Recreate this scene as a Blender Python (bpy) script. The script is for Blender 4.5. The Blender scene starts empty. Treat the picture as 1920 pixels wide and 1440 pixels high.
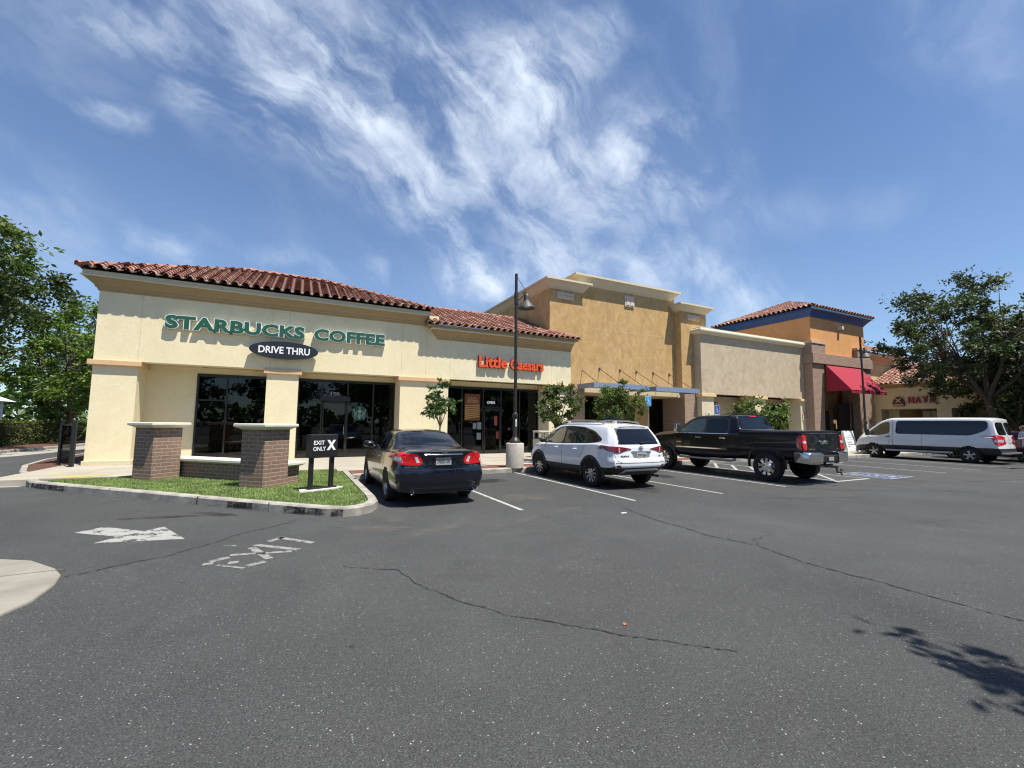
import bpy, bmesh, math, random
from math import sin, cos, pi, radians, sqrt
from mathutils import Vector, Matrix
from mathutils.bvhtree import BVHTree
S = bpy.context.scene
COL = S.collection
# ------------------------------------------------------------------ camera
EYE = Vector((0, 0, 1.6))
_y, _p, _r = radians(26.35), radians(5.17), radians(0.53)
FW = Vector((sin(_y)*cos(_p), cos(_y)*cos(_p), sin(_p)))
_rt = Vector((cos(_y), -sin(_y), 0)); _up = _rt.cross(FW)
RT = _rt*cos(_r)+_up*sin(_r); UP = _up*cos(_r)-_rt*sin(_r)
cam = bpy.data.objects.new("camera", bpy.data.cameras.new("camera")); COL.objects.link(cam)
M = Matrix((RT, UP, -FW)).transposed().to_4x4(); M.translation = EYE
cam.matrix_world = M
cam.data.sensor_width = 36; cam.data.lens = 36*816/1920; cam.data.clip_start = .05; cam.data.clip_end = 3000
S.camera = cam
S.view_settings.view_transform = 'Standard'; S.view_settings.look = 'None'
S.view_settings.exposure = 0.72; S.view_settings.gamma = 1
S.render.engine = 'CYCLES'; S.cycles.filter_width = 1.15
S.render.resolution_x = 1024; S.render.resolution_y = 768
# ------------------------------------------------------------------ sun + sky
SUND = Vector((.20, -.37, 1.0)).normalized()          # towards the sun
sl = bpy.data.lights.new("sun", 'SUN'); sl.energy = 4.8; sl.angle = radians(.53); sl.color = (1, .95, .86)
so = bpy.data.objects.new("sun", sl); COL.objects.link(so)
so.rotation_euler = SUND.to_track_quat('Z', 'Y').to_euler(); so.location = (0, 0, 40)
W = bpy.data.worlds.new("World"); S.world = W; W.use_nodes = True
def build_world():
    nt = W.node_tree; N = nt.nodes; L = nt.links; N.clear()
    out = N.new('ShaderNodeOutputWorld'); bg = N.new('ShaderNodeBackground')
    sky = N.new('ShaderNodeTexSky'); sky.sky_type = 'NISHITA'; sky.sun_disc = False
    sky.sun_elevation = math.asin(SUND.z); sky.sun_rotation = math.atan2(SUND.x, SUND.y)
    sky.air_density = 1.0; sky.dust_density = .15; sky.ozone_density = 1.6; sky.altitude = 20
    tc = N.new('ShaderNodeTexCoord')
    def vm(op, a, b=None, s=None):
        n = N.new('ShaderNodeVectorMath'); n.operation = op
        for i, q in enumerate((a, b)):
            if q is None: continue
            if isinstance(q, (tuple, list, Vector)): n.inputs[i].default_value = tuple(q)
            else: L.new(q, n.inputs[i])
        if s is not None:
            if isinstance(s, (int, float)): n.inputs['Scale'].default_value = s
            else: L.new(s, n.inputs['Scale'])
        return n.outputs['Value'] if op in ('DOT_PRODUCT', 'LENGTH', 'DISTANCE') else n.outputs[0]
    def mt(op, a, b=0, clamp=False):
        n = N.new('ShaderNodeMath'); n.operation = op; n.use_clamp = clamp
        for i, q in enumerate((a, b)):
            if isinstance(q, (int, float)): n.inputs[i].default_value = q
            else: L.new(q, n.inputs[i])
        return n.outputs[0]
    def mr(v, a, b, c, d, sm=True):
        n = N.new('ShaderNodeMapRange'); n.interpolation_type = 'SMOOTHSTEP' if sm else 'LINEAR'
        L.new(v, n.inputs[0])
        for i, q in enumerate((a, b, c, d)): n.inputs[i+1].default_value = q
        return n.outputs[0]
    def noise(vec, scale, detail=6, rough=.55, dist=0.):
        n = N.new('ShaderNodeTexNoise'); L.new(vec, n.inputs['Vector']); n.inputs['Scale'].default_value = scale
        n.inputs['Detail'].default_value = detail; n.inputs['Roughness'].default_value = rough; n.inputs['Distortion'].default_value = dist
        return n
    d = vm('NORMALIZE', tc.outputs['Generated'])
    # turbulence that bends the cloud bands
    n1 = noise(d, 2.3, 3, .5); o1 = vm('SCALE', vm('SUBTRACT', n1.outputs['Color'], (.5, .5, .5)), s=.20)
    n2 = noise(d, 7.5, 5, .6); o2 = vm('SCALE', vm('SUBTRACT', n2.outputs['Color'], (.5, .5, .5)), s=.075)
    p = vm('ADD', vm('ADD', d, o1), o2)
    def pix(x, y): return (FW+RT*((x-960)/816)+UP*((720-y)/816)).normalized()
    segs = [  # band of cirrus from a to b in the sky: width, strength
        ((270, 0), (560, 260), .05, .5), ((520, 30), (760, 130), .12, .55), ((540, 230), (900, 190), .10, .75), ((900, 190), (1080, 110), .05, .5), ((640, 130), (980, 190), .13, .75),
        ((430, 200), (800, 390), .07, .65), ((780, 380), (930, 540), .06, .75), ((760, 330), (1240, 290), .10, .6),
        ((1000, 420), (1280, 330), .09, .5), ((930, 500), (1200, 500), .08, .55), ((1180, 470), (1420, 560), .05, .5),
        ((1060, 150), (1130, 90), .045, .6), ((0, 110), (300, 255), .03, .5), ((0, 340), (350, 470), .03, .42), ((170, 0), (260, 80), .025, .45), ((300, 450), (700, 510), .03, .35),
        ((-500, 300), (100, 420), .10, .3), ((1350, 420), (2300, 330), .05, .12), ((1000, 540), (1500, 600), .05, .22), ((200, -500), (900, -900), .3, .5), ((1500,-700),(2600,-300),.2,.3)]
    tot = None
    for a, b, w, s in segs:
        A = pix(*a); B = pix(*b); BA = B-A
        pa = vm('SUBTRACT', p, A)
        h = mt('DIVIDE', vm('DOT_PRODUCT', pa, BA), BA.length_squared, True)
        dist = vm('LENGTH', vm('SUBTRACT', pa, vm('SCALE', tuple(BA), s=h)))
        k = mr(dist, w*.1, w*1.4, s*1.08, 0)
        tot = k if tot is None else mt('MAXIMUM', tot, k)
    # fibres, stretched along the bands (down to the right in the sky)
    ax = (pix(860, 480)-pix(430, 60)).normalized(); ay = ax.cross(pix(800, 300)).normalized(); az = ax.cross(ay)
    cx = N.new('ShaderNodeCombineXYZ')
    L.new(mt('MULTIPLY', vm('DOT_PRODUCT', p, tuple(ax)), 1.0), cx.inputs[0])
    L.new(mt('MULTIPLY', vm('DOT_PRODUCT', p, tuple(ay)), 3.0), cx.inputs[1])
    L.new(mt('MULTIPLY', vm('DOT_PRODUCT', p, tuple(az)), 2.0), cx.inputs[2])
    fib = noise(cx.outputs[0], 3.6, 11, .60, .3).outputs['Fac']
    fib2 = noise(p, 6.5, 11, .60, .35).outputs['Fac']
    f = mt('ADD', mt('MULTIPLY', fib, .6), mt('MULTIPLY', fib2, .4))
    body = mt('MULTIPLY', tot, mr(f, .37, .68, .04, 1.25), True)
    thin = mt('MULTIPLY', mr(noise(cx.outputs[0], 1.3, 5, .6, .5).outputs['Fac'], .42, .75, 0, 1), mr(fib, .3, .7, .02, .14))
    sep = N.new('ShaderNodeSeparateXYZ'); L.new(d, sep.inputs[0])
    dens = mt('ADD', mt('ADD', body, thin, True), mr(sep.outputs[2], 0, .7, .13, .02), True)
    mx = N.new('ShaderNodeMix'); mx.data_type = 'RGBA'; L.new(dens, mx.inputs['Factor'])
    # sky a touch more violet-blue as phones record it
    tint = N.new('ShaderNodeMix'); tint.data_type = 'RGBA'; tint.blend_type = 'MULTIPLY'; tint.inputs['Factor'].default_value = 1
    L.new(sky.outputs[0], tint.inputs['A']); tint.inputs['B'].default_value = (.87, 1.09, 1.33, 1)
    L.new(tint.outputs['Result'], mx.inputs['A']); mx.inputs['B'].default_value = (8.9, 9.9, 11.2, 1)
    L.new(mx.outputs['Result'], bg.inputs[0]); bg.inputs[1].default_value = .064
    L.new(bg.outputs[0], out.inputs[0])
build_world()
# ------------------------------------------------------------------ materials
MATS = {}
def _mat(name):
    m = bpy.data.materials.new(name); m.use_nodes = True; nt = m.node_tree
    return m, nt, nt.nodes['Principled BSDF'], nt.nodes, nt.links
def mat(name, col, rough=.6, metal=0., var=.0, vscale=4., bump=0., bscale=60., coat=0., spec=.5, emit=None, attr=False, coord='Object', trans=0., detail=5, var2=None):
    """procedural material: base colour with noise variation, bump"""
    if name in MATS: return MATS[name]
    m, nt, b, N, L = _mat(name); MATS[name] = m
    b.inputs['Roughness'].default_value = rough; b.inputs['Metallic'].default_value = metal
    b.inputs['Specular IOR Level'].default_value = spec
    if coat: b.inputs['Coat Weight'].default_value = coat; b.inputs['Coat Roughness'].default_value = .03
    tc = N.new('ShaderNodeTexCoord'); src = tc.outputs[coord]
    c = tuple(col)+(1,)
    base = None
    if var > 0:
        n = N.new('ShaderNodeTexNoise'); L.new(src, n.inputs[0]); n.inputs['Scale'].default_value = vscale; n.inputs['Detail'].default_value = detail; n.inputs['Roughness'].default_value = .62
        r = N.new('ShaderNodeValToRGB'); L.new(n.outputs[0], r.inputs[0])
        r.color_ramp.elements[0].position = .3; r.color_ramp.elements[1].position = .7
        lo = tuple(x*(1-var) for x in col); hi = tuple(min(1, x*(1+var)) for x in col) if var2 is None else var2
        r.color_ramp.elements[0].color = lo+(1,); r.color_ramp.elements[1].color = tuple(hi)+(1,)
        base = r.outputs[0]
    if attr:
        a = N.new('ShaderNodeAttribute'); a.attribute_name = 'tint'
        mx = N.new('ShaderNodeMix'); mx.data_type = 'RGBA'; mx.blend_type = 'MULTIPLY'; mx.inputs['Factor'].default_value = 1
        L.new(a.outputs['Color'], mx.inputs['B'])
        if base is None: mx.inputs['A'].default_value = c
        else: L.new(base, mx.inputs['A'])
        base = mx.outputs['Result']
    if base is None: b.inputs['Base Color'].default_value = c
    else: L.new(base, b.inputs['Base Color'])
    if bump > 0:
        n = N.new('ShaderNodeTexNoise'); L.new(src, n.inputs[0]); n.inputs['Scale'].default_value = bscale; n.inputs['Detail'].default_value = 6
        bp = N.new('ShaderNodeBump'); bp.inputs['Strength'].default_value = bump; bp.inputs['Distance'].default_value = .02
        L.new(n.outputs[0], bp.inputs['Height']); L.new(bp.outputs[0], b.inputs['Normal'])
    if emit: b.inputs['Emission Color'].default_value = tuple(emit[:3])+(1,); b.inputs['Emission Strength'].default_value = emit[3]
    if trans:
        t = N.new('ShaderNodeBsdfTranslucent'); ms = N.new('ShaderNodeMixShader'); ms.inputs[0].default_value = trans
        if base is None: t.inputs[0].default_value = c
        else:
            g = N.new('ShaderNodeMix'); g.data_type = 'RGBA'; g.blend_type = 'MULTIPLY'; g.inputs['Factor'].default_value = 1
            L.new(base, g.inputs['A']); g.inputs['B'].default_value = (1.3, 1.5, .5, 1); L.new(g.outputs['Result'], t.inputs[0])
        L.new(b.outputs[0], ms.inputs[1]); L.new(t.outputs[0], ms.inputs[2]); L.new(ms.outputs[0], N['Material Output'].inputs[0])
    return m
def stucco(name, col, hi, streak=.5):
    """painted stucco: cloudy trowel mottling, faint drips, fine grain"""
    if name in MATS: return MATS[name]
    m, nt, b, N, L = _mat(name); MATS[name] = m
    tc = N.new('ShaderNodeTexCoord'); b.inputs['Roughness'].default_value = .9; b.inputs['Specular IOR Level'].default_value = .2
    mp = N.new('ShaderNodeMapping'); mp.inputs['Scale'].default_value = (1, 1, .7); L.new(tc.outputs['Object'], mp.inputs[0])
    n = N.new('ShaderNodeTexNoise'); L.new(mp.outputs[0], n.inputs[0]); n.inputs['Scale'].default_value = 2.4; n.inputs['Detail'].default_value = 10; n.inputs['Roughness'].default_value = .74; n.inputs['Distortion'].default_value = 1.1
    r = N.new('ShaderNodeValToRGB'); L.new(n.outputs[0], r.inputs[0]); r.color_ramp.elements[0].position = .36; r.color_ramp.elements[1].position = .66
    r.color_ramp.elements[0].color = tuple(col)+(1,); r.color_ramp.elements[1].color = tuple(hi)+(1,)
    n2 = N.new('ShaderNodeTexNoise'); mp2 = N.new('ShaderNodeMapping'); mp2.inputs['Scale'].default_value = (1.5, 1.5, .9)
    L.new(tc.outputs['Object'], mp2.inputs[0]); L.new(mp2.outputs[0], n2.inputs[0]); n2.inputs['Scale'].default_value = 1; n2.inputs['Detail'].default_value = 6
    r2 = N.new('ShaderNodeMapRange'); L.new(n2.outputs[0], r2.inputs[0]); r2.inputs[1].default_value = .35; r2.inputs[2].default_value = .75; r2.inputs[3].default_value = 1; r2.inputs[4].default_value = 1-.22*streak
    mx = N.new('ShaderNodeMix'); mx.data_type = 'RGBA'; mx.blend_type = 'MULTIPLY'; mx.inputs['Factor'].default_value = 1
    L.new(r.outputs[0], mx.inputs['A']); L.new(r2.outputs[0], mx.inputs['B']); L.new(mx.outputs['Result'], b.inputs['Base Color'])
    n3 = N.new('ShaderNodeTexNoise'); L.new(tc.outputs['Object'], n3.inputs[0]); n3.inputs['Scale'].default_value = 14; n3.inputs['Detail'].default_value = 8; n3.inputs['Roughness'].default_value = .75
    bp = N.new('ShaderNodeBump'); bp.inputs['Strength'].default_value = .35; bp.inputs['Distance'].default_value = .025
    L.new(n3.outputs[0], bp.inputs['Height']); L.new(bp.outputs[0], b.inputs['Normal'])
    return m
def brick(name, c1, c2, mortar, w=.30, h=.095, ms=.012):
    if name in MATS: return MATS[name]
    m, nt, b, N, L = _mat(name); MATS[name] = m
    uv = N.new('ShaderNodeUVMap'); uv.uv_map = 'UVMap'
    t = N.new('ShaderNodeTexBrick'); L.new(uv.outputs[0], t.inputs['Vector'])
    t.inputs['Scale'].default_value = 1; t.inputs['Brick Width'].default_value = w; t.inputs['Row Height'].default_value = h
    t.inputs['Mortar Size'].default_value = ms; t.inputs['Mortar Smooth'].default_value = .3; t.inputs['Bias'].default_value = 0
    t.inputs['Color1'].default_value = tuple(c1)+(1,); t.inputs['Color2'].default_value = tuple(c2)+(1,); t.inputs['Mortar'].default_value = tuple(mortar)+(1,)
    n = N.new('ShaderNodeTexNoise'); L.new(uv.outputs[0], n.inputs[0]); n.inputs['Scale'].default_value = 25; n.inputs['Detail'].default_value = 5
    mr_ = N.new('ShaderNodeMapRange'); L.new(n.outputs[0], mr_.inputs[0]); mr_.inputs[3].default_value = .7; mr_.inputs[4].default_value = 1.3
    mx = N.new('ShaderNodeMix'); mx.data_type = 'RGBA'; mx.blend_type = 'MULTIPLY'; mx.inputs['Factor'].default_value = 1
    L.new(t.outputs[0], mx.inputs['A']); L.new(mr_.outputs[0], mx.inputs['B']); L.new(mx.outputs['Result'], b.inputs['Base Color'])
    b.inputs['Roughness'].default_value = .9
    bp = N.new('ShaderNodeBump'); bp.inputs['Strength'].default_value = .6; bp.inputs['Distance'].default_value = .012; bp.invert = True
    L.new(t.outputs['Fac'], bp.inputs['Height']); L.new(bp.outputs[0], b.inputs['Normal'])
    return m
def glassm(name, tint=.25, refl=1.0, rough=.0, ior=1.5):
    """window glass: tinted see-through plus mirror reflection by angle"""
    if name in MATS: return MATS[name]
    m, nt, b, N, L = _mat(name); MATS[name] = m; N.remove(b)
    tr = N.new('ShaderNodeBsdfTransparent'); tr.inputs[0].default_value = (tint*.95, tint, tint*.97, 1)
    gl = N.new('ShaderNodeBsdfGlossy'); gl.inputs['Roughness'].default_value = rough; gl.inputs[0].default_value = (refl, refl, refl, 1)
    fr = N.new('ShaderNodeFresnel'); fr.inputs[0].default_value = ior
    mx = N.new('ShaderNodeMixShader'); L.new(fr.outputs[0], mx.inputs[0]); L.new(tr.outputs[0], mx.inputs[1]); L.new(gl.outputs[0], mx.inputs[2])
    L.new(mx.outputs[0], N['Material Output'].inputs[0])
    return m
# ------------------------------------------------------------------ object helpers
def tag(o, label=None, cat=None, group=None, kind=None):
    if label: o['label'] = label
    if cat: o['category'] = cat
    if group: o['group'] = group
    if kind: o['kind'] = kind
    return o
def thing(name, label, cat, loc=(0, 0, 0), rz=0., group=None):
    o = bpy.data.objects.new(name, None); COL.objects.link(o); o.location = loc; o.rotation_euler = (0, 0, rz)
    o.empty_display_size = .2
    return tag(o, label, cat, group)
def copy_tree(o, parent=None):
    c = o.copy(); COL.objects.link(c); c.parent = parent
    for ch in list(o.children): copy_tree(ch, c)
    return c
class MB:
    def __init__(s, T=None): s.v = []; s.f = []; s.m = []; s.c = []; s.cm = 0; s.cc = None; s.T = T
    def add(s, vs, fs):
        o = len(s.v); s.v += [tuple(q) for q in vs]
        for f in fs: s.f.append(tuple(i+o for i in f)); s.m.append(s.cm); s.c.append(s.cc)
        return s
    def box(s, x0, x1, y0, y1, z0, z1):
        vs = [(x, y, z) for x in (x0, x1) for y in (y0, y1) for z in (z0, z1)]
        return s.add(vs, [(0, 1, 3, 2), (4, 6, 7, 5), (0, 4, 5, 1), (2, 3, 7, 6), (0, 2, 6, 4), (1, 5, 7, 3)])
    def poly(s, pts): return s.add(pts, [tuple(range(len(pts)))])
    def prism(s, pts, z0, z1):
        n = len(pts); vs = [(x, y, z0) for x, y in pts]+[(x, y, z1) for x, y in pts]
        return s.add(vs, [tuple(range(n))[::-1], tuple(range(n, 2*n))]+[(i, (i+1) % n, n+(i+1) % n, n+i) for i in range(n)])
    def prism_y(s, pts, y0, y1):     # outline in x,z pushed along y
        n = len(pts); vs = [(x, y0, z) for x, z in pts]+[(x, y1, z) for x, z in pts]
        return s.add(vs, [tuple(range(n)), tuple(range(n, 2*n))[::-1]]+[(i, n+i, n+(i+1) % n, (i+1) % n) for i in range(n)])
    def prism_x(s, pts, x0, x1):     # outline in y,z pushed along x
        n = len(pts); vs = [(x0, y, z) for y, z in pts]+[(x1, y, z) for y, z in pts]
        return s.add(vs, [tuple(range(n)), tuple(range(n, 2*n))[::-1]]+[(i, n+i, n+(i+1) % n, (i+1) % n) for i in range(n)])
    def loft(s, rings, closed=True, cap=True):
        n = len(rings[0]); vs = [q for r in rings for q in r]; fs = []
        for a in range(len(rings)-1):
            for i in range(n if closed else n-1):
                j = (i+1) % n; fs.append((a*n+i, a*n+j, (a+1)*n+j, (a+1)*n+i))
        if cap and closed: fs.append(tuple(range(n))[::-1]); fs.append(tuple(range((len(rings)-1)*n, len(rings)*n)))
        return s.add(vs, fs)
    def tube(s, pts, r, n=8, cap=True):
        pts = [Vector(p) for p in pts]; rr = r if isinstance(r, (list, tuple)) else [r]*len(pts)
        rings = []; ref = None
        for i, p in enumerate(pts):
            t = (pts[min(i+1, len(pts)-1)]-pts[max(i-1, 0)]).normalized()
            if ref is None: ref = t.orthogonal().normalized()
            a = (ref-t*ref.dot(t)); a = a.normalized() if a.length > 1e-6 else t.orthogonal().normalized(); ref = a; b = t.cross(a)
            rings.append([p+a*(rr[i]*cos(2*pi*k/n))+b*(rr[i]*sin(2*pi*k/n)) for k in range(n)])
        return s.loft(rings, True, cap)
    def lathe(s, prof, c=(0, 0, 0), n=20, axis='z', cap=True):
        rings = []
        for r, h in prof:
            ring = []
            for k in range(n):
                a = 2*pi*k/n
                if axis == 'z': q = (c[0]+r*cos(a), c[1]+r*sin(a), c[2]+h)
                elif axis == 'x': q = (c[0]+h, c[1]+r*cos(a), c[2]+r*sin(a))
                else: q = (c[0]+r*cos(a), c[1]+h, c[2]+r*sin(a))
                ring.append(q)
            rings.append(ring)
        return s.loft(rings, True, cap)
    def build(s, name, mats, parent=None, smooth=None, bevel=0., recalc=True, loc=None, rz=0.):
        me = bpy.data.meshes.new(name); me.from_pydata(s.v, [], s.f)
        if not isinstance(mats, (list, tuple)): mats = [mats]
        for q in mats: me.materials.append(q)
        me.polygons.foreach_set('material_index', s.m)
        if any(c is not None for c in s.c):
            at = me.color_attributes.new('tint', 'FLOAT_COLOR', 'CORNER'); buf = []
            for p, c in zip(me.polygons, s.c):
                c = c or (1, 1, 1); buf += [c[0], c[1], c[2], 1]*p.loop_total
            at.data.foreach_set('color', buf)
        if recalc:
            bm = bmesh.new(); bm.from_mesh(me); bmesh.ops.recalc_face_normals(bm, faces=bm.faces); bm.to_mesh(me); bm.free()
        if smooth is not None:
            me.polygons.foreach_set('use_smooth', [True]*len(me.polygons)); me.set_sharp_from_angle(angle=radians(smooth))
        uv = me.uv_layers.new(name='UVMap'); buf = [0.]*(2*len(me.loops))
        for p in me.polygons:
            n = p.normal; ax = 0 if abs(n.x) > max(abs(n.y), abs(n.z)) else (1 if abs(n.y) > abs(n.z) else 2)
            for li in p.loop_indices:
                co = me.vertices[me.loops[li].vertex_index].co
                a, b = ((co.y, co.z), (co.x, co.z), (co.x, co.y))[ax]; buf[2*li] = a; buf[2*li+1] = b
        uv.data.foreach_set('uv', buf)
        o = bpy.data.objects.new(name, me); COL.objects.link(o)
        if loc is not None: o.location = loc; o.rotation_euler = (0, 0, rz)
        if parent is not None: o.parent = parent
        if bevel > 0:
            md = o.modifiers.new('bevel', 'BEVEL'); md.width = bevel; md.segments = 2; md.limit_method = 'ANGLE'; md.angle_limit = radians(40)
        return o
def textmesh(txt, size=1., bold=.0, depth=.0, sx=1., spacing=1.):
    """returns (verts, faces) of text lying in x,y, built from the internal font, extruded in z"""
    cu = bpy.data.curves.new('t', 'FONT'); cu.body = txt; cu.size = size; cu.offset = bold; cu.extrude = depth/2; cu.resolution_u = 3; cu.space_character = spacing
    ob = bpy.data.objects.new('t', cu); COL.objects.link(ob)
    dg = bpy.context.evaluated_depsgraph_get(); dg.update(); me = bpy.data.meshes.new_from_object(ob.evaluated_get(dg))
    vs = [(v.co.x*sx, v.co.y, v.co.z) for v in me.vertices]; fs = [tuple(p.vertices) for p in me.polygons]
    bpy.data.objects.remove(ob); bpy.data.curves.remove(cu); bpy.data.meshes.remove(me)
    return vs, fs
def fit_text(txt, x0, x1, z0, z1, bold=.0, depth=.02, spacing=1.):
    """text scaled into a box; returns verts in (u,v,w)"""
    vs, fs = textmesh(txt, 1., bold, 1., 1., spacing)
    ax = [v[0] for v in vs]; ay = [v[1] for v in vs]
    a0, a1, b0, b1 = min(ax), max(ax), min(ay), max(ay)
    out = [(x0+(v[0]-a0)/(a1-a0)*(x1-x0), z0+(v[1]-b0)/(b1-b0)*(z1-z0), v[2]*depth) for v in vs]
    return out, fs
def wall_text(name, txt, x0, x1, z0, z1, y, m, parent, bold=.0, depth=.02, spacing=1., f=None):
    """text standing in the x-z plane facing -y at depth y (f maps (u,v,w) to xyz otherwise)"""
    vs, fs = fit_text(txt, x0, x1, z0, z1, bold, depth, spacing)
    g = f or (lambda u, v, w: (u, y-w, v))
    mb = MB(); mb.add([g(*q) for q in vs], fs)
    return mb.build(name, m, parent)
# ================================================================== SETTING
def asphalt_mat():
    m, nt, b, N, L = _mat('asphalt'); MATS['asphalt'] = m
    tc = N.new('ShaderNodeTexCoord'); P = tc.outputs['Object']
    def noise(sc, det=6, ro=.6, dist=0, mp=None):
        n = N.new('ShaderNodeTexNoise'); src = P
        if mp:
            q = N.new('ShaderNodeMapping'); q.inputs['Scale'].default_value = mp; L.new(P, q.inputs[0]); src = q.outputs[0]
        L.new(src, n.inputs[0]); n.inputs['Scale'].default_value = sc; n.inputs['Detail'].default_value = det; n.inputs['Roughness'].default_value = ro; n.inputs['Distortion'].default_value = dist; return n.outputs[0]
    def mr(v, a, b_, c, d):
        n = N.new('ShaderNodeMapRange'); L.new(v, n.inputs[0])
        for i, q in enumerate((a, b_, c, d)): n.inputs[i+1].default_value = q
        return n.outputs[0]
    def mul(a, c):
        n = N.new('ShaderNodeMath'); n.operation = 'MULTIPLY'
        for i, q in enumerate((a, c)):
            if isinstance(q, (int, float)): n.inputs[i].default_value = q
            else: L.new(q, n.inputs[i])
        return n.outputs[0]
    def add(a, c):
        n = N.new('ShaderNodeMath'); n.operation = 'ADD'; L.new(a, n.inputs[0]); L.new(c, n.inputs[1]); return n.outputs[0]
    v = mul(mr(noise(.16, 5, .55), .3, .7, .78, 1.22), mr(noise(1.1, 6, .6, .8), .3, .7, .90, 1.10))
    v = mul(v, mr(noise(85, 3, .65), .32, .68, .50, 1.55)); v = mul(v, mr(noise(26, 3, .7), .3, .7, .82, 1.18))
    # drip and tyre polish marks, stretched along the aisle
    v = mul(v, mr(noise(1, 4, .6, 1.0, (.35, .12, 1)), .52, .72, 1.0, .80))
    v = mul(v, mr(noise(.5, 7, .7, 1.5), .56, .72, 1.0, 1.22)); v = mul(v, mr(noise(.7, 6, .65, .8), .60, .70, 1.0, .84))
    tg = N.new('ShaderNodeTexVoronoi'); L.new(P, tg.inputs['Vector']); tg.inputs['Scale'].default_value = 1.7
    tsp = N.new('ShaderNodeSeparateColor'); L.new(tg.outputs['Color'], tsp.inputs[0]); tth = N.new('ShaderNodeMath'); tth.operation = 'MULTIPLY'; L.new(tsp.outputs[0], tth.inputs[0]); tth.inputs[1].default_value = .055
    tdf = N.new('ShaderNodeMath'); tdf.operation = 'SUBTRACT'; L.new(tg.outputs['Distance'], tdf.inputs[0]); L.new(tth.outputs[0], tdf.inputs[1]); v = mul(v, mr(tdf.outputs[0], 0, .02, .5, 1))
    def vor(sc, lo, hi, rnd):
        t = N.new('ShaderNodeTexVoronoi'); L.new(P, t.inputs['Vector']); t.inputs['Scale'].default_value = sc
        s = N.new('ShaderNodeSeparateColor'); L.new(t.outputs['Color'], s.inputs[0])
        a = mr(t.outputs['Distance'], hi, lo, 0, 1); g = N.new('ShaderNodeMath'); g.operation = 'GREATER_THAN'; L.new(s.outputs[0], g.inputs[0]); g.inputs[1].default_value = rnd
        return mul(a, g.outputs[0]), s.outputs[1]
    a1, r1 = vor(62, .12, .36, .93)      # pale stones in the wearing course
    a2, r2 = vor(105, .15, .42, .72); a3, r3 = vor(80, .15, .42, .8)
    dark = mul(v, mr(a3, 0, 1, 1, .45))
    base = mul(dark, .050)
    st = add(mul(mul(a1, r1), .42), mul(mul(a2, r2), .13))
    val = add(base, st)
    cc = N.new('ShaderNodeCombineColor'); L.new(mul(val, .985), cc.inputs[0]); L.new(mul(val, 1.0), cc.inputs[1]); L.new(mul(val, .985), cc.inputs[2])
    # pale dusty wash of dried water in front of the stalls
    w = N.new('ShaderNodeTexWave'); 
    L.new(cc.outputs[0], b.inputs['Base Color']); b.inputs['Roughness'].default_value = .85; b.inputs['Specular IOR Level'].default_value = .35
    N.remove(w)
    bp = N.new('ShaderNodeBump'); bp.inputs['Strength'].default_value = .55; bp.inputs['Distance'].default_value = .006
    L.new(noise(110, 4, .7), bp.inputs['Height']); L.new(bp.outputs[0], b.inputs['Normal'])
    return m
asphalt = asphalt_mat()
def worn(name, col, under=(.06, .06, .06), lo=.42, hi=.5, sc=7., rough=.6):
    """thin worn paint or dust: colour that breaks through to the asphalt"""
    if name in MATS: return MATS[name]
    m, nt, b, N, L = _mat(name); MATS[name] = m
    tc = N.new('ShaderNodeTexCoord'); n = N.new('ShaderNodeTexNoise'); L.new(tc.outputs['Object'], n.inputs[0]); n.inputs['Scale'].default_value = sc; n.inputs['Detail'].default_value = 9; n.inputs['Roughness'].default_value = .7
    r = N.new('ShaderNodeMapRange'); L.new(n.outputs[0], r.inputs[0]); r.inputs[1].default_value = lo; r.inputs[2].default_value = hi
    t = N.new('ShaderNodeBsdfTransparent'); mx = N.new('ShaderNodeMixShader'); L.new(t.outputs[0], mx.inputs[1])
    if 'film' in name:
        at = N.new('ShaderNodeAttribute'); at.attribute_name = 'fade'; mm = N.new('ShaderNodeMath'); mm.operation = 'MULTIPLY'; L.new(r.outputs[0], mm.inputs[0]); L.new(at.outputs['Fac'], mm.inputs[1]); L.new(mm.outputs[0], mx.inputs[0])
    else: L.new(r.outputs[0], mx.inputs[0])
    L.new(b.outputs[0], mx.inputs[2]); L.new(mx.outputs[0], N['Material Output'].inputs[0])
    n2 = N.new('ShaderNodeTexNoise'); L.new(tc.outputs['Object'], n2.inputs[0]); n2.inputs['Scale'].default_value = 60; n2.inputs['Detail'].default_value = 4
    q = N.new('ShaderNodeMix'); q.data_type = 'RGBA'; L.new(n2.outputs[0], q.inputs['Factor']); q.inputs['A'].default_value = tuple(x*.75 for x in col)+(1,); q.inputs['B'].default_value = tuple(col)+(1,)
    L.new(q.outputs['Result'], b.inputs['Base Color']); b.inputs['Roughness'].default_value = rough
    return m
concrete = mat('concrete', (.30, .28, .245), .85, var=.16, vscale=1.3, bump=.15, bscale=40)
kerbm = mat('kerb_concrete', (.30, .28, .24), .85, var=.42, vscale=3.2, bump=.3, bscale=25, detail=8)
scuff = worn('tyre_scuff', (.018, .017, .016), lo=.40, hi=.56, sc=9, rough=.8)
walkm = mat('pavement_concrete', (.34, .31, .25), .85, var=.14, vscale=.9, bump=.1, bscale=50)
redpave = brick('red_paving', (.165, .062, .042), (.135, .05, .036), (.12, .06, .042), .2, .1, .006)
mulchm = mat('bark_mulch', (.095, .042, .026), .95, var=.6, vscale=22, bump=1., bscale=40)
paint = worn('line_paint', (.42, .42, .40), lo=.36, hi=.45, sc=9)
paint_w = worn('worn_arrow_paint', (.34, .34, .32), lo=.425, hi=.475, sc=5.5)
paint_f = worn('faded_letter_paint', (.27, .27, .255), lo=.34, hi=.50, sc=11)
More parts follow.
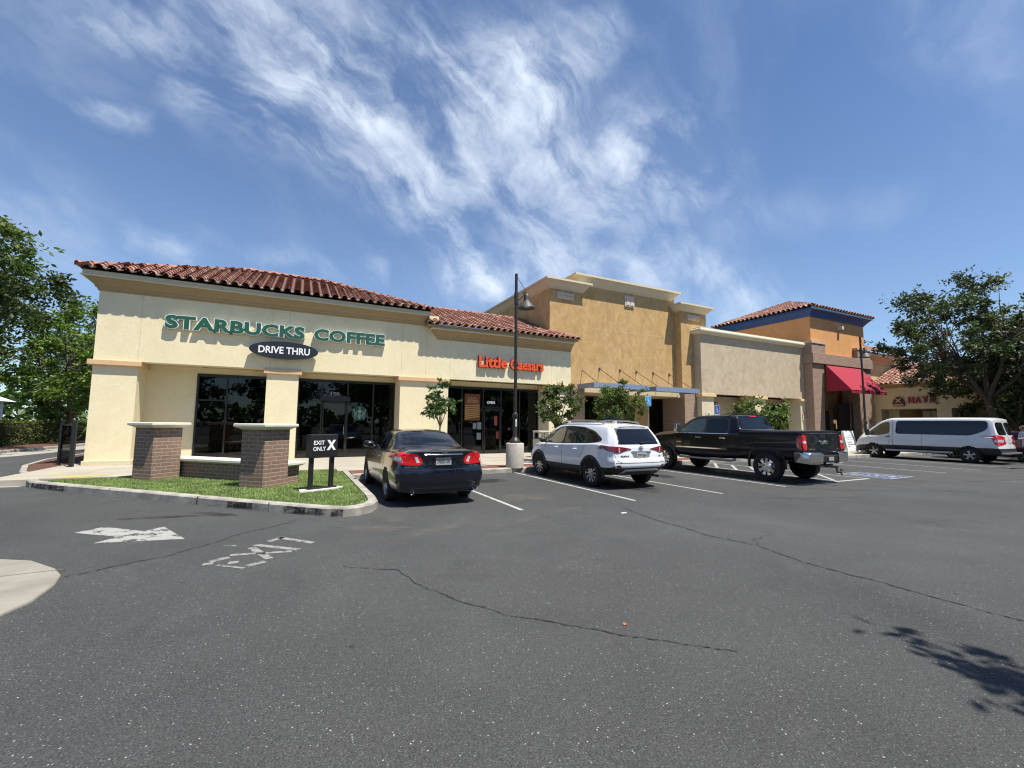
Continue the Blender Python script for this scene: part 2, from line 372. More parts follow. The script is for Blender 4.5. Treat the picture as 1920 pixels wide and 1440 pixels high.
oil = worn('oil_stain_film', (.022, .021, .020), lo=.38, hi=.60, sc=2.6, rough=.5)
dust = worn('pale_dust_film', (.135, .128, .115), lo=.25, hi=.80, sc=2.6, rough=.9)

def struct(mb, name, m, **k):
    o = mb.build(name, m, **k); o['kind'] = 'structure'; return o
g = MB(); g.poly([(-700, -700, 0), (700, -700, 0), (700, 900, 0), (-700, 900, 0)]); struct(g, 'asphalt_ground', asphalt)
# sidewalk in front of the shops (kerb face Y 12.9), with rows of scored slabs
kz = .15
def strip(mb, pts, w, z0, z1):
    """kerb: solid strip of width w to the left of the path pts"""
    P = [Vector((x, y)) for x, y in pts]; out = []
    for i, p in enumerate(P):
        a = (p-P[i-1]).normalized() if i else (P[1]-p).normalized(); b_ = (P[i+1]-p).normalized() if i < len(P)-1 else a
        n = Vector((-(a+b_).y, (a+b_).x)).normalized(); c = max(.4, n.dot(Vector((-a.y, a.x)))); out.append(p+n*(w/c))
    rings = []
    for p, q in zip(P, out):
        e = (q-p).normalized()*.025
        rings.append([(p.x, p.y, z0), (p.x, p.y, z1-.025), (p.x+e.x, p.y+e.y, z1), (q.x, q.y, z1), (q.x, q.y, z0)])
    mb.loft(rings)
sw = MB(); sw.prism([(-6.5, 14.65), (1.2, 14.65), (1.2, 14.0), (1.5, 14.0), (46, 14.0), (46, 19.6), (-6.5, 19.6)], -.05, kz)
struct(sw, 'sidewalk', walkm)
jn = MB()
for x in [-5+i*1.55 for i in range(33)]: jn.box(x-.006, x+.006, 14.7 if x < 1.3 else 14.0, 18.2, kz, kz+.0015)
for y in (15.5, 17.0): jn.box(-6.4, 46, y-.006, y+.006, kz, kz+.0017)
struct(jn, 'sidewalk_joints', mat('joint_brown', (.2, .18, .15), .9))  # scored slab joints drawn as thin darker strips
rp = MB(); rp.prism([(1.5, 13.08), (1.9, 13.08), (1.9, 14.0), (1.5, 14.0)], -.04, kz); rp.prism([(1.9, 13.08), (9.4, 13.08), (9.4, 14.0), (1.9, 14.0)], -.04, kz-.002); rp.prism([(12.5,13.08),(26,13.08),(26,14.0),(12.5,14.0)],-.04,kz-.002)
struct(rp, 'red_paver_band', redpave)
pl = MB(); pl.prism([(9.4, 13.08), (12.5, 13.08), (12.5, 14.0), (9.4, 14.0)], -.04, kz-.02); pl.prism([(26,13.08),(46,13.08),(46,14.0),(26,14.0)],-.04,kz-.001)
struct(pl, 'sidewalk_edge', walkm)
kb = MB(); strip(kb, [(1.5, 12.9), (22.6, 12.9), (22.6, 12.35), (46, 12.35)], .18, -.05, kz+.002); struct(kb, 'stall_kerb', kerbm)
kb2 = MB(); kb2.prism([(22.75, 12.5), (46, 12.5), (46, 13.09), (22.75, 13.09)], -.04, kz-.004); struct(kb2, 'sidewalk_widening', walkm)
# grass island with its kerb
outer = [(-5.75, 14.75), (-5.45, 14.15), (-4.5, 13.15), (-2.35, 11.0), (-.84, 9.45), (.12, 8.52), (.55, 8.12), (.80, 7.98), (1.05, 8.0), (1.3, 8.2), (1.46, 8.55), (1.5, 9.2), (1.5, 12.9), (1.5, 14.0)]
kb = MB(); strip(kb, outer, .17, -.05, kz+.005)
struct(kb, 'island_kerb', kerbm)
sc_ = MB()   # tyre rubber on the kerb face
for (a, b_) in (((-5.38, 14.08), (-4.5, 13.14)), ((-1.05, 9.655), (-.62, 9.23)), ((-.1, 8.715), (.5, 8.16)), ((.62, 8.07), (.8, 7.97))):
    a = Vector(a); b_ = Vector(b_); n = Vector(((b_-a).normalized().y, -(b_-a).normalized().x))*.003; sc_.add([(a.x+n.x, a.y+n.y, .02), (b_.x+n.x, b_.y+n.y, .02), (b_.x+n.x, b_.y+n.y, .128), (a.x+n.x, a.y+n.y, .128)], [(0, 1, 2, 3)])
struct(sc_, 'kerb_scuffs', scuff)
kj = MB()   # joints across the kerb
for (ax, ay) in ((-3.42, 12.08), (-1.6, 10.22), (-.35, 8.98), (1.5, 10.2), (1.5, 11.6)):
    d = Vector((.71, -.70)) if ax < 1 else Vector((0, 1)); n = Vector((-d.y, d.x)) if ax < 1 else Vector((-1, 0))
    a = Vector((ax, ay))-n*.004; kj.prism([tuple(a+d*.006), tuple(a+d*.006+n*.19), tuple(a-d*.006+n*.19), tuple(a-d*.006)], -.0, kz+.008)
struct(kj, 'kerb_joints', mat('joint_dark', (.05, .045, .04), .95))
km = MB()
def patchy(mb, cx, cy, L_, W_, ang, z, n=18, seed=1, rag=.25):
    r = random.Random(seed); pts = []
    for i in range(n):
        a = 2*pi*i/n; k = 1-rag*r.random(); x = L_*cos(a)*k; y = W_*sin(a)*k
        pts.append((cx+x*cos(ang)-y*sin(ang), cy+x*sin(ang)+y*cos(ang), z))
    o = len(mb.v); mb.v.append((cx, cy, z)); mb.fd = getattr(mb, 'fd', [])+[1.]; k1 = [(cx+(x-cx)*.6, cy+(y-cy)*.6, z) for x, y, _ in pts]; mb.v += k1+pts; mb.fd += [.85]*n+[0.]*n
    for i in range(n):
        j = (i+1) % n; mb.f += [(o, o+1+i, o+1+j), (o+1+i, o+1+n+i, o+1+n+j, o+1+j)]; mb.m += [0, 0]; mb.c += [None, None]
def faded(mb, name, m):
    o = struct(mb, name, m); a = o.data.attributes.new('fade', 'FLOAT', 'POINT'); a.data.foreach_set('value', mb.fd); return o
gpoly = [(-5.3, 14.6), (-4.38, 13.27), (-2.23, 11.12), (-.72, 9.57), (.24, 8.64), (.62, 8.3), (.82, 8.17), (1.0, 8.19), (1.17, 8.33), (1.3, 8.6), (1.33, 9.2), (1.33, 12.9), (1.3, 14.64), (.2, 14.64), (-.1, 12.5), (-2.3, 14.62)]
gb = MB(); gb.prism(gpoly, -.04, kz-.03); struct(gb, 'lawn_soil', mat('lawn_soil', (.05, .085, .025), .95, var=.3, vscale=8))
pt = MB(); pt.prism([(-.1, 12.48), (.2, 14.64), (-2.3, 14.62)], -.04, kz-.01); struct(pt, 'patio_paving', walkm)
def inpoly(x, y, P):
    c = False; j = len(P)-1
    for i in range(len(P)):
        if (P[i][1] > y) != (P[j][1] > y) and x < (P[j][0]-P[i][0])*(y-P[i][1])/(P[j][1]-P[i][1])+P[i][0]: c = not c
        j = i
    return c
rg = random.Random(5); gr = MB(); cnt = 0
while cnt < 42000:
    x = rg.uniform(-5.4, 1.4); y = rg.uniform(8.1, 14.7)
    if not inpoly(x, y, gpoly): continue
    cnt += 1; h = rg.uniform(.028, .045); a = rg.uniform(0, 2*pi); w = rg.uniform(.006, .011); lx = rg.uniform(-.03, .03); ly = rg.uniform(-.03, .03)
    k = (.8+.4*rg.random())*(1+.25*sin(x*5.1+1.7*sin(y*3.3))*sin(y*4.3+2*sin(x*2.1)))
    gr.cc = (k*rg.uniform(.9, 1.25), k, k*rg.uniform(.7, 1.1))
    gr.add([(x-w*cos(a), y-w*sin(a), kz-.035), (x+w*cos(a), y+w*sin(a), kz-.035), (x+lx, y+ly, kz-.035+h)], [(0, 1, 2)])
tag(gr.build('lawn_grass', mat('grass_blades', (.215, .30, .11), .6, attr=True, trans=.3), recalc=False), 'short bright green lawn on the kerbed island by the drive exit', 'grass', kind='stuff')
# mulch bed and ramp at the left corner of the building
ml = MB(); ml.prism([(-5.9, 15.6), (-6.7, 17.2), (-7.5, 19.3), (-8.0, 22), (-7.9, 30), (-6.4, 30), (-6.3, 18.6), (-5.85, 17.2)], -.04, .13)
tag(ml.build('mulch_bed', mulchm), 'red brown bark mulch bed beside the black fence', 'mulch', kind='stuff')
kb = MB(); strip(kb, [(-8.1, 30), (-8.15, 22), (-7.65, 19.3), (-6.82, 17.1), (-5.98, 15.5), (-5.8, 14.95)], .14, -.05, .149)
struct(kb, 'corner_kerb', kerbm)
rmp = MB(); rmp.prism([(-5.75, 14.7), (-5.9, 15.7), (-5.85, 17.3), (-6.3, 18.7), (-3.9, 18.7), (-3.9, 14.66)], -.04, .146)
struct(rmp, 'corner_ramp', walkm)
yl = MB(); yl.poly([(-5.55, 14.8, .1545), (-4.9, 14.72, .1545), (-4.2, 15.15, .1545), (-5.0, 15.35, .1545)]); struct(yl, 'yellow_ramp_paint', worn('yellow_paint', (.5, .42, .10), lo=.3, hi=.42, sc=6))
# drive-through lane edge, mulch strip beyond
cl = MB(); cl.prism([(-16, 19), (-11.2, 24.6), (-10.6, 26.5), (-9.8, 33), (-9.6, 60), (-11.0, 60), (-11.5, 33), (-12.2, 28), (-12.9, 25.6), (-17.5, 20)], -.03, .012); struct(cl, 'lane_concrete', concrete)
kb = MB(); strip(kb, [(-11.0, 60), (-11.4, 33), (-12.1, 28), (-12.8, 25.7), (-17.4, 20.3), (-40, 8)][::-1], .16, -.05, .15); struct(kb, 'lane_kerb', kerbm)
mb_ = MB(); mb_.prism([(-11.1, 60), (-11.6, 33), (-12.3, 28), (-13.0, 25.8), (-17.5, 20.5), (-40, 8.2), (-46, 8.2), (-46, 60)], -.03, .12)
tag(mb_.build('mulch_strip', mulchm), 'strip of bark mulch along the clipped hedge', 'mulch', kind='stuff')
# concrete nose at the lower left
nose = [(-9, 7.35), (-4.6, 7.5), (-3.6, 7.42), (-2.91, 7.1), (-2.56, 6.88), (-2.2, 6.42), (-2.06, 6.15), (-1.99, 5.83), (-1.98, 5.41), (-2.06, 5.13), (-2.3, 4.75), (-2.8, 4.35), (-4, 4.0), (-9, 3.8)]
ns = MB(); ns.prism(nose, -.03, .03); struct(ns, 'concrete_island_nose', mat('nose_concrete', (.24, .225, .185), .85, var=.22, vscale=1.6, bump=.25, bscale=18, detail=8), bevel=.02)
nj = MB(); nj.prism([(-9, 5.9), (-2.1, 6.32), (-2.1, 6.338), (-9, 5.918)], .0, .0315); struct(nj, 'nose_joint', mat('nose_joint', (.12, .11, .095), .9))
# painted lines
def line(mb, a, b, w=.085, z=.004):
    a = Vector(a); b = Vector(b); d = (b-a).normalized(); n = Vector((-d.y, d.x))*w/2
    mb.poly([(a.x-n.x, a.y-n.y, z), (b.x-n.x, b.y-n.y, z), (b.x+n.x, b.y+n.y, z), (a.x+n.x, a.y+n.y, z)])
pm = MB()
for x, y0 in ((3.84, 7.28), (6.50, 7.22), (9.07, 7.12), (11.7, 7.25), (20.6, 7.1), (23.3, 7.05), (26.0, 7.0), (31.2, 7.0), (33.8, 7.0)): line(pm, (x, 12.88), (x, y0))
struct(pm, 'stall_lines', paint)
hm = MB(); line(hm, (14.35, 12.85), (14.35, 7.4)); line(hm, (15.95, 12.85), (15.95, 7.4)); line(hm, (12.4, 7.32), (15.95, 7.32), .12, .0045)
for k in range(7): line(hm, (14.42, 7.5+k*.8), (15.88, 9.0+k*.8-.2) if k < 6 else (15.5, 12.8), .1, .004)
struct(hm, 'hatched_aisle_lines', paint)
hb = MB(); hb.poly([(16.5, 7.05, .004), (17.85, 7.05, .004), (17.85, 8.4, .004), (16.5, 8.4, .004)]); struct(hb, 'accessible_stall_mark', worn('blue_paint', (.11, .15, .26), lo=.38, hi=.52, sc=6))
def wheelchair(mb, T, th=.004):
    """simple seated-figure symbol in a unit square, T maps (u,v) to xyz pairs"""
    def pl_(pts, w):
        for a, b in zip(pts, pts[1:]):
            a = Vector(a); b = Vector(b); d = (b-a).normalized(); n = Vector((-d.y, d.x))*w/2; e = d*w*.3
            mb.poly([T(*(a-n-e)), T(*(b-n+e)), T(*(b+n+e)), T(*(a+n-e))])
    mb.poly([T(.42+.085*cos(k*pi/6), .86+.085*sin(k*pi/6)) for k in range(12)])
    pl_([(.43, .74), (.46, .42), (.70, .42), (.80, .16), (.88, .18)], .085); pl_([(.45, .60), (.66, .60)], .07)
    arc = [(.47+.27*cos(t), .30+.25*sin(t)) for t in [radians(130+i*20) for i in range(12)]]; pl_(arc, .07)
wc = MB(); wheelchair(wc, lambda u, v: (17.8-u*1.25, 8.35-v*1.25, .0082)); struct(wc, 'accessible_stall_figure', paint)
bb = MB()
for a, b in (((16.42, 7.0), (17.93, 7.0)), ((16.42, 8.45), (17.93, 8.45)), ((16.45, 7.0), (16.45, 8.45)), ((17.9, 7.0), (17.9, 8.45))): line(bb, a, b, .06, .0082)
struct(bb, 'accessible_stall_border', paint)
ar = MB(); ar.poly([(-1.26, 7.38, .004), (-1.70, 8.36, .004), (-1.87, 8.11, .004), (-2.48, 8.68, .004), (-2.72, 8.40, .004), (-2.10, 7.86, .004), (-2.27, 7.60, .004)])
struct(ar, 'lane_arrow', paint_w)
ex = MB()
for a, b, w in (((-.79, 6.09), (-.62, 6.2), .09), ((-.85, 6.01), (-.75, 6.02), .08), ((-.41, 5.75), (-.23, 5.85), .09), ((-.60, 5.96), (-.50, 5.95), .09), ((-.70, 5.92), (-.42, 5.68), .04), ((-.62, 6.29), (.04, 6.16), .075), ((-.42, 6.55), (-.19, 5.94), .09), ((-.39, 6.67), (.12, 6.2), .085), ((-.24, 6.77), (-.06, 6.95), .09), ((-.14, 6.96), (.29, 6.47), .085), ((-.74, 6.79), (-.60, 6.72), .04)):
    line(ex, a, b, w)
struct(ex, 'exit_lettering', paint_f)
ll = MB(); line(ll, (-8.6, 14.9), (-5.75, 14.55), .12); line(ll, (-9.2, 16.0), (-6.5, 16.25), .1); struct(ll, 'lane_lines', paint)
# stains and dust
sd = MB(); patchy(sd, 2.1, 6.55, 1.3, .30, .35, .0025, seed=3, n=40, rag=.5); patchy(sd, 1.55, 7.5, .75, .28, 1.9, .0028, seed=4, n=40, rag=.5); patchy(sd, 3.4, 6.5, 1.1, .22, .45, .0026, seed=8, n=40, rag=.5); patchy(sd, 4.6, 8.6, 1.0, .9, .2, .0022, seed=5, n=30, rag=.4); patchy(sd, 1.15, 7.0, .9, .35, -.5, .0023, seed=15, n=30, rag=.5); patchy(sd, 4.6, 7.0, .8, .16, .3, .0024, seed=16, n=30, rag=.4)
faded(sd, 'dried_dust', dust)
so_ = MB(); patchy(so_, 4.9, 11.3, .7, .5, .2, .003, seed=6); patchy(so_, -1.15, 9.1, .55, .16, -.7, .003, seed=7); patchy(so_, -1.9, 9.15, .9, .12, -.15, .0032, seed=9)
patchy(so_, 7.8, 9.0, .7, 1.4, 0, .003, seed=10); patchy(so_, 2.7, 10.5, .6, 1.2, 0, .003, seed=11); patchy(so_, 13.4, 9.8, .7, 1.6, 0, .003, seed=12); patchy(so_, 10.3, 10.5, .5, 1.0, 0, .003, seed=13); patchy(so_, 18.6, 10.5, .6, 1.2, 0, .003, seed=14)
faded(so_, 'oil_stains', oil)
crackm = mat('crack_filler', (.012, .012, .012), .8)
def crack(mb, pts, w0, seed, amp=.03):
    r = random.Random(seed); P = [Vector(p) for p in pts]; path = []
    for a, b in zip(P, P[1:]):
        n = max(2, int((b-a).length/.035))
        for i in range(n): path.append(a.lerp(b, i/n))
    path.append(P[-1]); off = 0; q = []
    for i, p in enumerate(path):
        off = off*.8+r.uniform(-amp, amp); t = (path[min(i+1, len(path)-1)]-path[max(i-1, 0)]).normalized(); q.append(p+Vector((-t.y, t.x))*off)
    for a, b in zip(q, q[1:]):
        d = (b-a).normalized(); n = Vector((-d.y, d.x)); wa = w0*r.uniform(.15, 1.1)/2
        mb.poly([(a.x-n.x*wa, a.y-n.y*wa, .005), (b.x-n.x*wa, b.y-n.y*wa, .005), (b.x+n.x*wa, b.y+n.y*wa, .005), (a.x+n.x*wa, a.y+n.y*wa, .005)])
ck = MB()
crack(ck, [(5.75, 6.7), (5.59, 6.09), (5.46, 4.53), (5.62, 3.94), (5.44, 3.25), (5.5, 2.26), (5.51, 1.49), (5.6, .4)], .024, 1, .014)
crack(ck, [(.54, 5.29), (1.09, 4.9), (1.21, 4.26), (1.39, 3.83), (1.66, 3.41), (1.98, 3.09), (2.29, 2.75), (2.9, 2.2)], .014, 2, .014)
crack(ck, [(-2.1, 6.1), (-1.2, 6.6), (-.6, 7.35), (.1, 8.0)], .02, 3, .02)
crack(ck, [(5.62, 3.94), (5.9, 4.15), (6.4, 4.2)], .012, 4, .02)
crack(ck, [(4.2, 7.6), (5.0, 7.3), (5.7, 6.9), (6.2, 6.75)], .010, 5, .02)
crack(ck, [(11.5, 7.1), (12.6, 6.2), (14.2, 5.4), (15.5, 4.8)], .028, 6, .03)
crack(ck, [(18, 5.8), (20.5, 5.2), (23, 5.0)], .03, 7, .04)
crack(ck, [(9.0, 6.6), (10.2, 5.9), (11.8, 5.5)], .02, 8, .03)
struct(ck, 'asphalt_cracks', crackm)
# dry leaf litter
def leaf_bit(loc, rz, s, m, label, cat='leaf', name='dry_leaf'):
    b_ = MB(); b_.add([(0, 0, 0), (.5, -.35, .12), (1, 0, .05), (.5, .35, .16), (.5, 0, .02)], [(0, 1, 4), (1, 2, 4), (2, 3, 4), (3, 0, 4)])
    o = b_.build(name, m); o.location = loc; o.scale = (s, s, s); o.rotation_euler = (0, 0, rz); tag(o, label, cat)
dry = mat('dry_leaf', (.32, .10, .04), .7, var=.3, vscale=30)
leaf_bit((2.42, 2.84, .006), .6, .055, dry, 'small curled orange leaf lying alone on the asphalt')
leaf_bit((-2.55, 5.35, .035), 1.6, .09, mat('red_leaf', (.35, .035, .025), .6), 'small red leaf lying on the pale concrete nose')
for i, (x, y, s) in enumerate(((5.4, 6.3, .07),)):
    b_ = MB(); b_.box(-.5, .5, -.35, .35, 0, .12); o = b_.build('paper_scrap', mat('paper', (.75, .75, .72), .7)); o.location = (x, y, .006); o.scale = (s*1.6, s, s*.4); tag(o, 'flat white paper scrap on asphalt behind the white car', 'litter')

# ================================================================== BUILDINGS
CR = stucco('cream_stucco', (.735, .635, .405), (.79, .70, .475), .25); CR2 = stucco('cream_stucco_light', (.68, .61, .41), (.78, .71, .49), .3)
TRIM = stucco('apricot_trim', (.62, .40, .23), (.66, .44, .26), .1); CORN_SHADE = stucco('cornice_shade_stucco', (.34, .25, .135), (.38, .285, .16), .1)  # cornice cream darkened so the shade of its cove is in the colour
TAN = stucco('ochre_stucco', (.43, .27, .11), (.60, .40, .19), .5); TANC = stucco('buff_cornice', (.62, .54, .38), (.66, .58, .41), .1)
GREY = stucco('greige_stucco', (.44, .355, .25), (.57, .47, .34), .5); GREYC = stucco('coping_stucco', (.62, .56, .42), (.66, .60, .46), .1)
ORG = stucco('orange_stucco', (.62, .305, .12), (.68, .36, .155), .3); YEL = stucco('yellow_stucco', (.62, .45, .22), (.66, .50, .26), .3); HAY = stucco('olive_cream_stucco', (.58, .55, .42), (.64, .60, .47), .2)
PLINTH = stucco('plinth_stucco', (.60, .52, .35), (.64, .56, .38), .2)
BLUE = mat('navy_painted_trim', (.012, .06, .21), .5, var=.1); BR1 = brick('brown_brick', (.20, .125, .09), (.155, .095, .07), (.33, .27, .21)); BR2 = brick('pier_brick', (.33, .23, .165), (.27, .185, .135), (.36, .27, .21), .3, .08, .008)
CAPM = mat('cast_stone_cap', (.66, .61, .50), .8, var=.08, vscale=6, bump=.1)
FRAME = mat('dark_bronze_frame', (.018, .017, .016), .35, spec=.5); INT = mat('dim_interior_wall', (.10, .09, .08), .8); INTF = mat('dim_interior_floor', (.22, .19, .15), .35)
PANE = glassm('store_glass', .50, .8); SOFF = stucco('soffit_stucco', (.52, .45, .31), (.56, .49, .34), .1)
JOINT = mat('control_joint', (.46, .39, .25), .9)

def cornice(mb, prof, path):
    """sweep profile [(out, z)] along plan path; out is to the RIGHT-hand side of travel"""
    P = [Vector(p) for p in path]; dirs = []
    for i, p in enumerate(P):
        a = (p-P[i-1]).normalized() if i else (P[1]-p).normalized(); b_ = (P[i+1]-p).normalized() if i < len(P)-1 else a
        na = Vector((a.y, -a.x)); nb = Vector((b_.y, -b_.x)); n = (na+nb).normalized(); dirs.append(n/max(.3, n.dot(na)))
    mb.loft([[(p.x+d.x*o, p.y+d.y*o, z) for o, z in prof] for p, d in zip(P, dirs)])
def tiles(mb, A, B, up_vec, ncol, ncrs, r, rng, clip=None, eave_plug=None):
    """barrel tiles on a slope: A,B eave ends, up_vec = vector from eave to top. clip(s,t)->bool, s,t in 0..1"""
    A = Vector(A); B = Vector(B); U = Vector(up_vec); e = (B-A); wd = e.length/ncol; ed = e.normalized(); ud = U.normalized(); n = ed.cross(ud)
    if n.z < 0: n = -n
    lc = U.length/ncrs; K = 6
    for i in range(ncol):
        for j in range(ncrs):
            s = (i+.5)/ncol; t = (j+.3)/ncrs
            if clip and not clip(s, t): continue
            k = rng.uniform(.72, 1.22); q = rng.random()
            mb.cc = (k*(1.5 if q > .8 else 1), k*(1.8 if q > .8 else (.85 if q < .2 else 1)), k*(1.8 if q > .8 else (.8 if q < .2 else 1)))
            c0 = A+ed*(wd*(i+.5))+ud*(lc*j-.02)+n*.036; c1 = A+ed*(wd*(i+.5))+ud*(lc*(j+1)+.05)+n*.008
            rings = []
            for c, rr in ((c0, r), (c1, r*.82)):
                rings.append([c+ed*(rr*cos(pi*m/K))+n*(rr*.95*sin(pi*m/K)) for m in range(K+1)])
            in_ = [c0+ed*((r-.018)*cos(pi*m/K))+n*((r-.018)*.95*sin(pi*m/K)) for m in range(K+1)]
            mb.loft([in_, rings[0], rings[1]], closed=False, cap=False)
            # pan tile to the right
            p0 = A+ed*(wd*(i+1))+ud*(lc*j)+n*.05; p1 = A+ed*(wd*(i+1))+ud*(lc*(j+1)+.04)+n*.03; rp_ = wd/2*.75
            mb.cc = (k*.8, k*.78, k*.78)
            mb.loft([[c+ed*(rp_*cos(pi+pi*m/4))+n*(rp_*.55*sin(pi+pi*m/4)) for m in range(5)] for c in (p0, p1)], closed=False, cap=False)
            if eave_plug and j == 0 :
                mb.cm = eave_plug; mb.cc = (1, 1, 1)
                cp = A+ed*(wd*(i+1))+ud*.02+n*.02
                mb.loft([[cp+ed*(.05*cos(2*pi*m/8))+n*(.03*sin(2*pi*m/8))-ud*.03 for m in range(8)], [cp+ed*(.05*cos(2*pi*m/8))+n*(.03*sin(2*pi*m/8))+ud*.05 for m in range(8)]])
                mb.cm = 0
def ridge(mb, A, B, r, rng, step=.38):
    A = Vector(A); B = Vector(B); d = (B-A).normalized(); s = d.cross(Vector((0, 0, 1))).normalized(); n = s.cross(d); L_ = (B-A).length; k = int(L_/step)
    for i in range(k):
        q = rng.uniform(.75, 1.2); mb.cc = (q*1.05, q, q)
        c0 = A+d*(L_*i/k-.01)+n*.04; c1 = A+d*(L_*(i+1)/k+.04)+n*.01
        mb.loft([[c+s*(rr*cos(pi*m/7))+n*(rr*sin(pi*m/7)) for m in range(8)] for c, rr in ((c0, r-.02), (c0, r), (c1, r*.85))], closed=False, cap=False)
TILE = mat('clay_roof_tile', (.27, .125, .088), .75, var=.35, vscale=9, attr=True, bump=.15, bscale=30); MORT = mat('tile_mortar', (.42, .36, .28), .9); UNDER = mat('roof_underlay', (.12, .055, .04), .9)
def hiproof(parent, x0, x1, y0, y1, z0, slope, ov=.0, ncol=None, front_crs=None, sides=(1, 1), back=False, rng=None, r=.105, pitch=.27):
    """hip roof over a rectangle, tiles on front, left, right"""
    rng = rng or random.Random(3); hw = min((y1-y0)/2, (x1-x0)/2); zt = z0+slope*hw
    mb = MB(); mb.cc = (1, 1, 1)
    c = [(x0, y0, z0), (x1, y0, z0), (x1, y1, z0), (x0, y1, z0)]
    if (x1-x0) >= (y1-y0): R0 = (x0+hw, y0+hw, zt); R1 = (x1-hw, y0+hw, zt)
    else: R0 = (x0+hw, y0+hw, zt); R1 = (x0+hw, y1-hw, zt)
    mb.cm = 2
    if (x1-x0) >= (y1-y0): mb.poly([c[0], c[1], R1, R0]); mb.poly([c[2], c[3], R0, R1]); mb.poly([c[3], c[0], R0]); mb.poly([c[1], c[2], R1])
    else: mb.poly([c[0], c[1], R0]); mb.poly([c[2], c[3], R1]); mb.poly([c[3], c[0], R0, R1]); mb.poly([c[1], c[2], R1, R0])
    mb.cm = 0
    def face(A, B, inward):
        L_ = (Vector(B)-Vector(A)).length; up = Vector((inward[0]*hw, inward[1]*hw, slope*hw)); nc = int(L_/pitch); ncr = max(2, int(up.length/.28)); f = hw/L_
        tiles(mb, A, B, up, nc, ncr, r, rng, lambda s, t: s > t*f-.004 and s < 1-t*f+.004, 1)
    face(c[0], c[1], (0, 1))
    if sides[0]: face(c[3], c[0], (1, 0))
    if sides[1]: face(c[1], c[2], (-1, 0))
    if back: face(c[2], c[3], (0, -1))
    ridge(mb, c[0], R0, .13, rng); ridge(mb, c[1], (R1 if (x1-x0) >= (y1-y0) else R0), .13, rng); ridge(mb, R0, R1, .13, rng) if R0 != R1 else None
    return mb.build('tile_roof', [TILE, MORT, UNDER], parent, smooth=50, recalc=False)
def storefront(parent, x0, x1, z0, z1, y, muls, trans=(), name='storefront_frame', fr=.055, dep=.1):
    """frame in the plane y: vertical mullions at muls, horizontals trans=[(xa,xb,z)] ; one pane mesh per bay"""
    mb = MB(); mb.box(x0, x1, y-dep/2, y+dep/2, z1-.10, z1); mb.box(x0, x1, y-dep/2, y+dep/2, z0, z0+.16); mb.box(x0, x0+fr, y-dep/2, y+dep/2, z0+.16, z1-.10); mb.box(x1-fr, x1, y-dep/2, y+dep/2, z0+.16, z1-.10)
    for m in muls: mb.box(m-fr/2, m+fr/2, y-dep/2-.002, y+dep/2+.002, z0+.16, z1-.10)
    for a, b_, z in trans: mb.box(a, b_, y-dep/2+.004, y+dep/2-.004, z-fr/2, z+fr/2)
    f = mb.build(name, FRAME, parent)
    xs = [x0+fr]+list(muls)+[x1-fr]
    for a, b_ in zip(xs, xs[1:]):
        p = MB(); p.box(a, b_, y-.006, y+.006, z0+.1, z1-.05); p.build('window_pane', PANE, f)
    return f
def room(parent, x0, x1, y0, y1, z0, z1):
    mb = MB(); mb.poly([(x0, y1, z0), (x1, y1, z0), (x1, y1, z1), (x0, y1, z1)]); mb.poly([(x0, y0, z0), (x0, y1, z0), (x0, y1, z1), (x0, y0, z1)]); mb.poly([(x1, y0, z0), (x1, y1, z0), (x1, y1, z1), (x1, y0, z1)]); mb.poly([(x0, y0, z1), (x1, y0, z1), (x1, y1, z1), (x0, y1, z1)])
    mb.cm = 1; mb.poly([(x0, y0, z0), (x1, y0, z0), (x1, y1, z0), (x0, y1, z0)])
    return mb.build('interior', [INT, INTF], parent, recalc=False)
def cap_band(parent, x0, x1, y0, y1, z0, z1, m=TRIM, name='column_cap', e=.12):
    mb = MB(); mb.box(x0-e, x1+e, y0-e, y1+e, z0, z1); return mb.build(name, m, parent, bevel=.012)
rngT = random.Random(11)
SF = 3.52     # soffit height
# ------------------------------------------------- corner coffee shop
cs = thing('coffee_shop', 'cream stucco corner shop with clay tile hip roof and drive through', 'building', (-.5, 22, 0))
def P_(parent): return parent
def rel(o, parent):   # keep world coordinates for parts of a placed empty
    o.matrix_parent_inverse = Matrix.Translation(parent.location).inverted(); return o
_b = MB.build
def build(self, name, mats, parent=None, **k):
    o = _b(self, name, mats, parent, **k)
    if parent is not None and parent.type == 'EMPTY' and not parent.get('local'): o.matrix_parent_inverse = Matrix.Translation(parent.location).inverted()
    return o
MB.build = build
YF = 18.3; YG = 19.4
XE = 5.45      # party line between the two shops
w = MB(); w.box(-5.88, XE, YF, 19.0, SF, 6.25)             # fascia
w.box(-5.88, XE, 19.0, 26.5, SF+.3, 6.2)                    # mass above the ceiling
w.box(-5.88, -4.75, 18.32, 30.0, .0, SF)                    # corner column and side wall
w.box(-4.75, -3.3, YG, YG+.25, .1, SF); w.box(-3.3, 3.9, YG-.03, YG+.22, 3.315, SF)                      # recess wall
w.box(-5.6, XE-.1, 27.0, 30.0, .0, 6.0)
w.build('wall', CR, cs)
c = MB(); c.box(-1.02, .04, 18.32, YG+.05, .0, SF-.17); c.build('column', CR, cs); cap_band(cs, -1.02, .04, 18.33, 19.1, SF-.17, SF-.002, e=.1)
c = MB(); c.box(3.86, XE, 18.32, YG+.05, .0, SF-.17); cc_ = c.build('column', CR, cs)
cb = MB(); cb.box(3.76, 5.99, 18.22, 19.2, SF-.17, SF-.003); cb.build('column_cap', TRIM, cs, bevel=.012)
cb = MB(); cb.box(-6.0, -4.65, 18.2, 19.3, SF-.17, SF-.003); cb.build('column_cap', TRIM, cs, bevel=.012)
pb = MB(); pb.box(-5.93, -4.70, 18.27, 19.2, .12, .30); pb.build('plinth', PLINTH, cs, bevel=.01)
